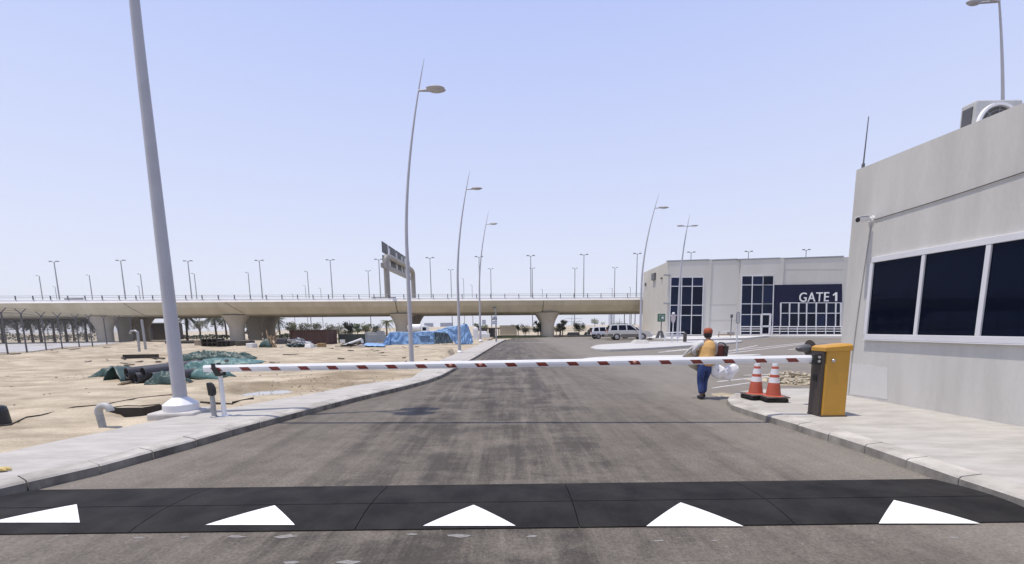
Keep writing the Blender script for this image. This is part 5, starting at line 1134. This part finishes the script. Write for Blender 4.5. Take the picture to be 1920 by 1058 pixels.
# dark netting fence, grey panels, tilted frame
q, s_ = stand(626, 645); tag(MB().box(q+Vector((27*s_, 1.5, 9*s_)), (56*s_, .06, 17*s_)).build('netting_screen', mat('dark_netting', (.035, .045, .04), .9, var=.3, scale=1.5)), 'dark green netting screen right of the brown container', 'screen')
q, s_ = stand(636, 652); fr_ = thing('scaffold_lattice', 'white steel frame lying tilted on the sand before the netting screen', 'frame', tuple(q))
a, c_, d_ = q+Vector((.3, .2, .15)), D(678, 636, q.y+.2), D(682, 651, q.y+.2)
MB().tube([a, c_], .11, 8).tube([c_, d_], .12, 8).tube([a+Vector((.5, 0, .0)), d_+Vector((0, 0, .1))], .08, 8).build('frame_bars', M_frame, fr_)
b = MB()
for i in range(18): b.beam(q+Vector((rnd.uniform(-.6, 1.3), rnd.uniform(-.2, .6), rnd.uniform(.05, .35))), q+Vector((rnd.uniform(.8, 2.6), rnd.uniform(-.2, .6), rnd.uniform(.05, .5))), .1, .06)
b.build('loose_timber', M_dwood, fr_)
q, s_ = stand(641, 645); tag(MB().box(q+Vector((0, .2, .25)), (9*s_, .3, .4), rz=.3).build('white_sheet', M_par, bevel=.02), 'small white slab in front of the dark netting screen', 'slab')
q, s_ = stand(684, 645); gp_ = thing('palisade_fence', 'grey steel palisade panels left of the blue tarps', 'fence', tuple(q))
for k in range(22): MB().box(q+Vector(((k*1.75)*s_, .4, 11*s_)), (.07, .03, 22*s_)).build('pale', M_galv, gp_)
for z in (3, 19): MB().box(q+Vector((18*s_, .45, z*s_)), (38*s_, .05, .1)).build('rail', M_galv, gp_)
MB().box(q+Vector((18*s_, 1.0, 9*s_)), (36*s_, .05, 14*s_)).build('backing_sheet', mat('grey_sheet', (.24, .26, .27), .7, var=.15, scale=1), gp_)
q, s_ = stand(715, 643); tag(MB().box(q+Vector((0, .0, 11*s_)), (10*s_, .5, 20*s_)).box(q+Vector((0, 0, 21.5*s_)), (12*s_, .6, 1.4*s_)).build('meter_cabinet', M_galv, bevel=.03), 'grey utility cabinet standing before the palisade panels', 'cabinet')
# blue tarps
def drape(px_top, px_bot, Yd, label, seed, bulge=.25, mt=M_tarpb):
    n = 40; rows = []
    def interp(L_, t_):
        x = L_[0][0]+(L_[-1][0]-L_[0][0])*t_
        for (xa, ya), (xb, yb) in zip(L_, L_[1:]):
            if xa <= x <= xb: return x, ya+(yb-ya)*(x-xa)/max(1e-6, xb-xa)
        return L_[-1]
    for j in range(15):
        v_ = j/14; row = []
        for i in range(n+1):
            u = i/n; xt, yt = interp(px_top, u); xb, yb = interp(px_bot, u); A = D(xt, yt, Yd); B = D(xb, yb, Yd); B.z = max(B.z, .1)
            p_ = A.lerp(B, v_); p_.y += -bulge*v_**1.6 - .28*abs(noise.noise(Vector((u*9+seed, v_*2.2, seed)))) - .12*abs(noise.noise(Vector((u*22+seed, v_*6, seed)))); p_.z += .05*noise.noise(Vector((u*11, v_*4, seed)))
            row.append(p_)
        rows.append(row)
    return tag(MB().sheet(rows).build('tarp', mt, smooth=50, solid=.02), label, 'tarp', 'blue tarps along the site edge')
YB = G(760, 646.5, .1).y
drape([(731, 622.5), (745, 622), (765, 623), (790, 621.5), (815, 620.5)], [(727, 649), (760, 647.5), (815, 646.5)], YB, 'long sagging blue tarp wall behind the bowed lamp post', 1)
drape([(716, 648), (731, 622.5), (733, 622.5)], [(714, 652), (733, 649)], YB-.1, 'blue tarp flap slanting down at the left end of the tarp wall', 4, .4)
q0, q1, q2, q3 = [lz(a, c) for a, c in ((683, 651), (722, 652.5), (722, 646.5), (683, 645))]
rows = [[q0.lerp(q1, i/14).lerp(q3.lerp(q2, i/14), j/6)+Vector((0, 0, .10+.1*noise.noise(Vector((i*.6, j*.7, 3))))) for i in range(15)] for j in range(7)]
tag(MB().sheet(rows).build('tarp', M_tarpb, smooth=50, solid=.02), 'blue tarp spread flat on the sand before the palisade panels', 'tarp', 'blue tarps along the site edge')
drape([(815, 621.5), (842, 621)], [(815, 645), (850, 643.5)], YB+.25, 'grey-blue net screen between the blue tarp wall and the tent', 7, .1, mat('grey_blue_net', (.12, .17, .22), .8, var=.25, scale=1.2))
drape([(816, 620.5), (842, 612.5), (860, 610.5), (874, 607)], [(816, 623), (840, 624.5), (850, 640), (858, 647), (876, 646)], YB-.15, 'blue tarp roof sloping up to the tent peak', 9, .3)
drape([(862, 613), (874, 606.5), (877, 609), (884, 628), (887, 641)], [(858, 647.5), (872, 647.5), (887, 644)], YB-.5, 'peaked blue tent tarp right of the net screen by the kerb', 12, .35)
tag(MB().tube([D(870, 645, YB-.2), D(869.5, 606, YB-.2)], .06, 6).build('tent_pole', M_dpole), 'dark tent pole sticking out above the blue tent peak', 'pole')
tag(MB().box(D(797, 634.5, YB-1.05), (1.0, .1, .5)).box(D(797, 641, YB-1.05), (.9, .1, .12)).build('patch_board', mat('blue_grey_board', (.09, .16, .28), .7, var=.3, scale=3), bevel=.02), 'dark bluish board patched on the blue tarp wall', 'board')

# ------------------------------------------------------------------ sheds, wall and boards farther away
q, s_ = stand(940, 631); wl = thing('boundary_wall', 'long white boundary wall beyond the grass verge', 'wall', tuple(q)); Y = 92; s_ = Y/800; q = D(937, 629, Y); q.z = 0
MB().box((q.x+16*s_, Y, 7.5*s_), (32*s_, .3, 15*s_+.4)).build('wall_panel', M_par, wl); MB().box((q.x+16*s_, Y-.02, 15*s_+.3), (32.5*s_, .42, .12)).build('coping', M_conc, wl)
MB().box((q.x+16*s_, Y-.16, 4*s_), (31*s_, .03, .12)).build('ledge', M_conc, wl)
Y = 70; s_ = Y/800; q = D(905, 632, Y); sh = thing('site_shed', 'flat roofed open site shed behind the far lamp post', 'shed', (q.x, Y, 0))
MB().box((q.x+14*s_, Y+1.5, D(905, 616, Y).z), (36*s_, 3.6, .18)).build('roof', M_brown, sh)
for x in (-3, 8, 20, 30): MB().box((q.x+x*s_, Y, D(905, 616, Y).z/2), (.12, .12, D(905, 616, Y).z-.1)).build('post', M_brown, sh)
MB().box((q.x+2*s_, Y+.6, .9), (13*s_, .3, 1.3)).build('grey_shutter', M_dpole, sh); MB().box((q.x+17*s_, Y+.5, .9), (12*s_, .3, 1.4)).build('dark_shutter', M_black, sh)
q = D(906, 637, 60); tag(MB().box((q.x, 60, .55), (1.9, 1.0, .6)).box((q.x+.1, 60, 1.0), (1.0, .9, .4), top=.8).build('white_buggy', M_carw, bevel=.06), 'low white buggy parked by the far lamp post', 'buggy')
q = D(892, 628, 58); tag(MB().box((q.x, 58, .8), (.7, .8, 1.5)).lathe([(.35, 1.55), (.3, 1.7), (.05, 1.75)], (q.x, 58, 0), 12).build('portable_cabinet', M_carw, bevel=.08), 'white cabinet standing just right of the blue tent', 'cabinet')
for (x0, x1, y0, y1, lab, yb) in ((795.5, 812.5, 606, 613, 'distant grey billboard nearest the middle pier', 170), (825.5, 849.5, 605.5, 612.5, 'longer distant grey billboard above the blue tarps', 170), (904, 911, 600, 608, 'pale distant billboard behind the far left lamp post', 175)):
    a, c = D(x0, y0, yb), D(x1, y1, yb); r = thing('billboard', lab, 'billboard', ((a.x+c.x)/2, yb, 0)); MB().box(((a.x+c.x)/2, yb, (a.z+c.z)/2), (c.x-a.x, .3, a.z-c.z)).build('board', mat('faded_board', (.33, .36, .44), .7, var=.12, scale=.6), r)
    for t_ in (.2, .8): MB().box((a.x+(c.x-a.x)*t_, yb+.2, c.z/2), (.35, .3, c.z)).build('post', M_galv, r)
for i, (px_, tp_, w_, lab) in enumerate(((1145, 587, 6, 'narrow faint tower on the skyline behind the parked cars'),)):
    yb = 900; a = D(px_, tp_, yb); bt_ = thing('tower_block', lab, 'tower', (a.x, yb, 0)); MB().box((a.x, yb, a.z/2+6), (w_*1.1, 12, a.z+12)).build('shaft', mat('far_facade', (.50, .52, .60), .9, var=.03), bt_)
    MB().box((a.x, yb-6.2, a.z/2+4), (w_*.3, .3, a.z)).build('window_strip', mat('far_glazing', (.40, .43, .53), .6), bt_)
for i, (px_, tp_, lab) in enumerate(((1075, 588, 'lattice pylon on the skyline right of the nearest pier'),)):
    yb = 420; a = D(px_, tp_, yb); py__ = thing('pylon', lab, 'pylon', (a.x, yb, 0)); b = MB(); H = a.z+4
    for sg in (-1, 1): b.tube([(a.x+sg*2.2, yb, 0), (a.x+sg*1.0, yb, H)], .16, 4)
    for k in range(9): z0, z1 = H*k/9, H*(k+1)/9; b.tube([(a.x-2.2+1.2*k/9, yb, z0), (a.x+2.2-1.2*(k+1)/9, yb, z1)], .1, 4)
    b.build('lattice', M_galv, py__)
    for z in (.35, .5): MB().box((a.x, yb, H*z), (16, .3, .3)).build('cross_arm', M_galv, py__)
for (px_, tp_, lab) in ((1171, 588, 'thin flagpole behind the parked cars, left of three'), (1183.5, 587, 'thin flagpole behind the parked cars, middle of three'), (1191, 587, 'thin flagpole behind the parked cars, right of three')):
    a = D(px_, tp_, 130); tag(MB().tube([(a.x, 130, -.1), (a.x, 130, a.z+2)], .13, 6).build('flagpole', M_dpole), lab, 'flagpole', 'flagpoles behind the cars')
# dark tyre and rope by the nearest pier
q = G(1045, 632.5, 0); tag(MB().lathe([(.5, 0), (.6, .1), (.5, .2), (.3, .2)], q, 16).tube([q+Vector((.4, 0, .1)), q+Vector((.5, 0, .8)), q+Vector((.3, 0, 1.3))], .14, 6).build('scrap_pile', M_dwood, smooth=50), 'small dark scrap lying right of the nearest pier', 'scrap')
for k, px_ in enumerate((1075, 1107)):
    q = D(px_, 629.5, 80); tag(MB().box((q.x, 80, .35), (2.4, .8, .5), top=.8).build('road_block', M_dpole, bevel=.06), 'low dark road block past the far road end, ' + ('left' if k == 0 else 'right') + ' one', 'road block')

# ------------------------------------------------------------------ trees
def tree(label, H, Wd, mt, seed, trunk=.35, dens=420, leaf=.34, shape=1.0):
    rnd = random.Random(seed); r = thing('tree', label, 'tree', (0, 0, 0)); tb = MB(); hb = H*trunk
    tb.tube([(0, 0, -.2), (.03*H, 0, hb*.6), (.0, 0, hb*1.2), (0, .02*H, H*.8)], [.035*H, .026*H, .022*H, .006*H], 7)
    cl = []
    for i in range(18):
        a = rnd.uniform(0, 6.28); k = math.sqrt(rnd.random())*.85; z = hb*.95+(H-hb)*(.12+.76*rnd.random()); c = Vector((Wd*.5*k*math.cos(a)*(1-.35*(z/H-.5)), Wd*.5*k*math.sin(a), z)); cl.append((c, rnd.uniform(.17, .31)*Wd*shape))
        if i < 7: tb.tube([(0, 0, hb*(.8+.03*i)), c*.55+Vector((0, 0, hb*.35)), c], [.016*H, .011*H, .004*H], 5)
    cr = MB()
    for i in range(dens):
        c, rr_ = rnd.choice(cl); d = Vector((rnd.gauss(0, 1), rnd.gauss(0, 1), rnd.gauss(0, .8))).normalized()*rr_*rnd.random()**.45; p_ = c+d
        x = Vector((rnd.gauss(0, 1), rnd.gauss(0, 1), rnd.gauss(0, .6))).normalized(); y = x.orthogonal().normalized(); s_ = leaf*rnd.uniform(.5, 1.25)*H/6
        cr.add([p_-x*s_*.5, p_+y*s_*.3, p_+x*s_*.5, p_-y*s_*.28], [(0, 1, 2, 3)])
    tb.build('trunk', M_trunk, r, smooth=60); cr.build('crown', mt, r); return r
def palm(label, H, seed, mt, nf=34, fl=2.6, tr=.16):
    rnd = random.Random(seed); r = thing('palm_tree', label, 'palm', (0, 0, 0)); b = MB(); lean = rnd.uniform(-.3, .3)
    b.tube([(lean*(t_/8)**2, 0, -.2+(H+.2)*t_/8) for t_ in range(9)], [tr*(1.25-.4*t_/8)*(1+.08*(t_ % 2)) for t_ in range(9)], 8); b.build('trunk', M_trunk, r, smooth=50)
    c = MB(); top = Vector((lean, 0, H))
    for i in range(nf):
        a = rnd.uniform(0, 6.28); up = rnd.uniform(-.5, 1.1); L_ = fl*rnd.uniform(.75, 1.1); d = Vector((math.cos(a), math.sin(a), 0)); sd = Vector((-d.y, d.x, 0)); P_ = []
        for k in range(8): t_ = k/7; P_.append(top + d*L_*t_*math.cos(up*.55) + Vector((0, 0, L_*(t_*math.sin(up)*.9 - t_*t_*.62))))
        for k in range(7):
            for sg in (-1, 1):
                for m_ in (0, .5):
                    p_ = P_[k].lerp(P_[k+1], m_); q_ = P_[k].lerp(P_[k+1], m_+.35); w_ = L_*.16*(1-.6*abs(k/7-.4)); e = p_+sd*sg*w_+d*w_*.5-Vector((0, 0, w_*.55)); c.add([p_, q_, e], [(0, 1, 2)])
    c.build('crown', mt, r); return r
TY = 100
tr_specs = [(463, 609, 634, 14, 3, 'tree seen between the pale left pier and the dark pier behind'), (490, 606, 634, 12, 0, 'tree seen between the two dark left piers'),
  (546, 603, 634, 24, 0, 'full olive tree behind the left end of the brown container'), (571, 606, 632, 20, 2, 'pale grey bush tree behind the brown container, left one'), (592, 605.5, 632, 20, 2, 'pale grey bush tree behind the middle of the brown container'), (616, 607, 632, 20, 2, 'thin grey tree at the right end of the brown container'), (634, 609, 634, 30, 2, 'wide grey-green shrubby tree behind the netting screen'),
  (655, 604, 630, 22, 1, 'dark green round tree left of the palisade panels'), (669, 605, 632, 16, 1, 'narrow dark green tree beside the round one left of the palisade panels'), (685, 606, 634, 22, 0, 'olive tree above the left end of the palisade panels'), (705, 608, 634, 16, 3, 'dark tree behind the grey utility cabinet'),
  (894, 606, 626, 12, 3, 'dark slim tree left of the far lamp post'), (908, 609, 622, 16, 0, 'low olive tree behind the site shed'), (962, 608, 620, 12, 0, 'clipped olive tree over the white boundary wall'), (984, 608, 630, 22, 0, 'thin olive tree on the grass verge left of the nearest pier'), (971, 607, 631, 8, 0, 'spindly small tree beside the thin olive tree on the verge'),
  (1008, 600.5, 631, 22, 1, 'dark green tree touching the left side of the nearest pier'), (1012, 625, 632, 9, 0, 'yellowish low shrub at the foot of the nearest pier'), (1043, 611, 627, 14, 2, 'small grey tree just right of the nearest pier'), (1054, 599.5, 630, 19, 0, 'tall olive tree second right of the nearest pier'), (1066, 610, 622, 14, 0, 'low olive shrub between the two trees right of the pier'), (1085.5, 603, 630, 26, 1, 'broad green tree with a dark trunk right of the nearest pier'), (1097, 614, 621, 8, 0, 'tiny shrub right of the broad green tree'), (1115, 598.5, 614, 15, 0, 'rounded olive tree on the bank left of the cars'), (1130, 604, 616, 12, 2, 'faint grey tree on the bank above the white car'), (1160, 603.5, 620, 22, 1, 'dark green tree rising behind the silver car roof'), (1187, 607, 622, 10, 0, 'small yellowish tree at the front of the silver car'),
  (1112, 612, 622, 9, 3, 'small dark bush beside the rear of the white car')]
for i, (px_, t_, bt_, wp, mi, lab) in enumerate(tr_specs):
    Y = {631: 78, 630: 84, 632: 96, 634: 98, 627: 92, 626: 92}.get(bt_, 112); zb_ = .0; top = D(px_, t_, Y); gz0 = 1.7 if (bt_ < 623 and px_ > 1060) else 0.0
    H = top.z-gz0; s_ = Y/800; o = tree(lab, H, wp*s_, M_leafs[mi], 40+i, trunk=.30 if wp > 13 else .4, dens=1000 if wp > 12 else 520, leaf=.55); place(o, (top.x, Y, gz0)); o['group'] = 'trees beyond the flyover'
for i, (px_, Y, H, mi, lab) in enumerate(((6, 70, 4.0, 2, 'dusty palm at the left edge behind the wire fence'), (36, 78, 4.6, 3, 'dusty palm behind the first wire panels, second from the left edge'), (62, 82, 4.4, 2, 'dusty palm behind the wire fence, third from the left edge'), (78, 76, 4.5, 3, 'dark palm behind the wire fence, fourth from the left edge'), (103, 82, 4.2, 2, 'dusty palm behind the wire fence, fifth from the left edge'), (126, 76, 4.6, 3, 'dark palm behind the wire fence, sixth from the left edge'), (140, 88, 4.3, 3, 'dark palm left of the big left pier, second away from it'), (163, 80, 4.0, 2, 'dusty palm touching the left side of the big left pier'),
    (352, 84, 4.4, 3, 'large dark palm right of the tall lamp post'), (407, 88, 4.6, 3, 'large dark palm left of the sleeved pale pier'), (426, 92, 4.2, 2, 'dusty palm right against the sleeved pale pier'), (377, 98, 3.6, 2, 'smaller dusty palm between the two large dark palms'), (526, 96, 3.9, 3, 'slim tall palm left of the olive tree by the container'), (513, 100, 3.0, 2, 'short palm just right of the far dark pier'), (726, 100, 3.2, 0, 'short palm left of the middle pier'))):
    o = palm(lab, H, 70+i, M_leafs[mi], 52 if Y > 90 else 70, 2.5 if Y < 90 else 2.0); q = D(px_, 640, Y); place(o, (q.x, Y, 0)); o['group'] = 'palms beyond the flyover'
# hedge along the far side and dark scrub under the left spans
def scrub(name, px0, px1, Y, h, mt, seed, label, n=900, cat='hedge'):
    rnd = random.Random(seed); b = MB(); a, c = D(px0, 630, Y).x, D(px1, 630, Y).x
    for i in range(n):
        x = rnd.uniform(a, c); hh_ = h*(.6+.6*abs(noise.noise(Vector((x*.35, seed, 0))))*1.6); p_ = Vector((x, Y+rnd.uniform(-.8, .8), rnd.random()**.7*hh_)); u = Vector((rnd.gauss(0, 1), rnd.gauss(0, 1), rnd.gauss(0, 1))).normalized(); y = u.orthogonal().normalized(); s_ = rnd.uniform(.15, .4)
        b.add([p_-u*s_*.6, p_+y*s_*.4, p_+u*s_*.6, p_-y*s_*.4], [(0, 1, 2, 3)])
    return tag(b.build(name, mt), label, cat)
scrub('hedge', 330, 440, 92, 1.1, M_leafs[3], 1, 'low dark hedge under the palms right of the tall lamp post')
scrub('hedge', 505, 560, 90, .9, M_leafs[3], 2, 'low dark hedge behind the scrap heap')
scrub('hedge', 620, 730, 118, 1.6, M_leafs[2], 3, 'dusty grey hedge behind the palisade panels')
scrub('hedge', -60, 190, 96, 1.7, M_leafs[2], 4, 'dusty grey hedge behind the wire fence palms', 1500)
# wire fence along the bank beyond the far road end
bf = thing('bank_fence', 'thin post and wire fence along the far sandy bank', 'fence', (20, 98, 0))
for k in range(16): MB().box((4+k*2.6, 98, .65), (.07, .07, 1.5)).build('fence_post', M_galv, bf)
MB().tube([(2, 98, 1.25), (46, 98, 1.25)], .03, 4).tube([(2, 98, .7), (46, 98, .7)], .03, 4).build('wires', M_galv, bf)
# dark building under the left span
q = D(290, 640, 88); bl_ = thing('site_hut', 'dark low hut in the shade under the left span', 'hut', (q.x, 88, 0)); MB().box((q.x, 88, 1.6), (9, 4, 3.2)).build('walls', M_brown, bl_); MB().box((q.x, 87.9, 3.3), (9.6, 4.6, .2)).build('roof', M_galv, bl_); MB().box((q.x-.5, 85.98, 1.3), (4, .06, 2.3)).build('shutter', M_dpole, bl_)
# thin dark hose lying across the sand behind the boards
hs = MB(); hs.tube([lz(a, c)+Vector((0, 0, .012)) for a, c in ((-20, 803), (20, 797), (50, 784), (78, 779), (140, 764), (190, 757), (242, 751), (262, 747), (305, 742), (330, 741))], .014, 5)
tag(hs.build('hose', M_dwood, smooth=60), 'thin dark hose lying across the sand behind the gooseneck pipe', 'hose')
hs = MB(); hs.tube([lz(a, c)+Vector((0, 0, .012)) for a, c in ((212, 765), (235, 760), (262, 758), (300, 760))], .012, 5)
tag(hs.build('hose', M_dwood, smooth=60), 'short thin dark cord on the sand above the dark boards', 'cord')

# ------------------------------------------------------------------ dusty air
hz = MB().box((0, 620, 24), (2600, 1380, 52)); hm = bpy.data.materials.new('dusty_air'); hm.use_nodes = True; t = hm.node_tree
for n_ in list(t.nodes):
    if n_.type == 'BSDF_PRINCIPLED': t.nodes.remove(n_)
pv = t.nodes.new('ShaderNodeVolumePrincipled'); pv.inputs['Color'].default_value = (.97, .97, 1.0, 1); pv.inputs['Density'].default_value = .00032; pv.inputs['Anisotropy'].default_value = .2
t.links.new(pv.outputs[0], t.nodes['Material Output'].inputs['Volume'])
tag(hz.build('haze', hm), kind='stuff')
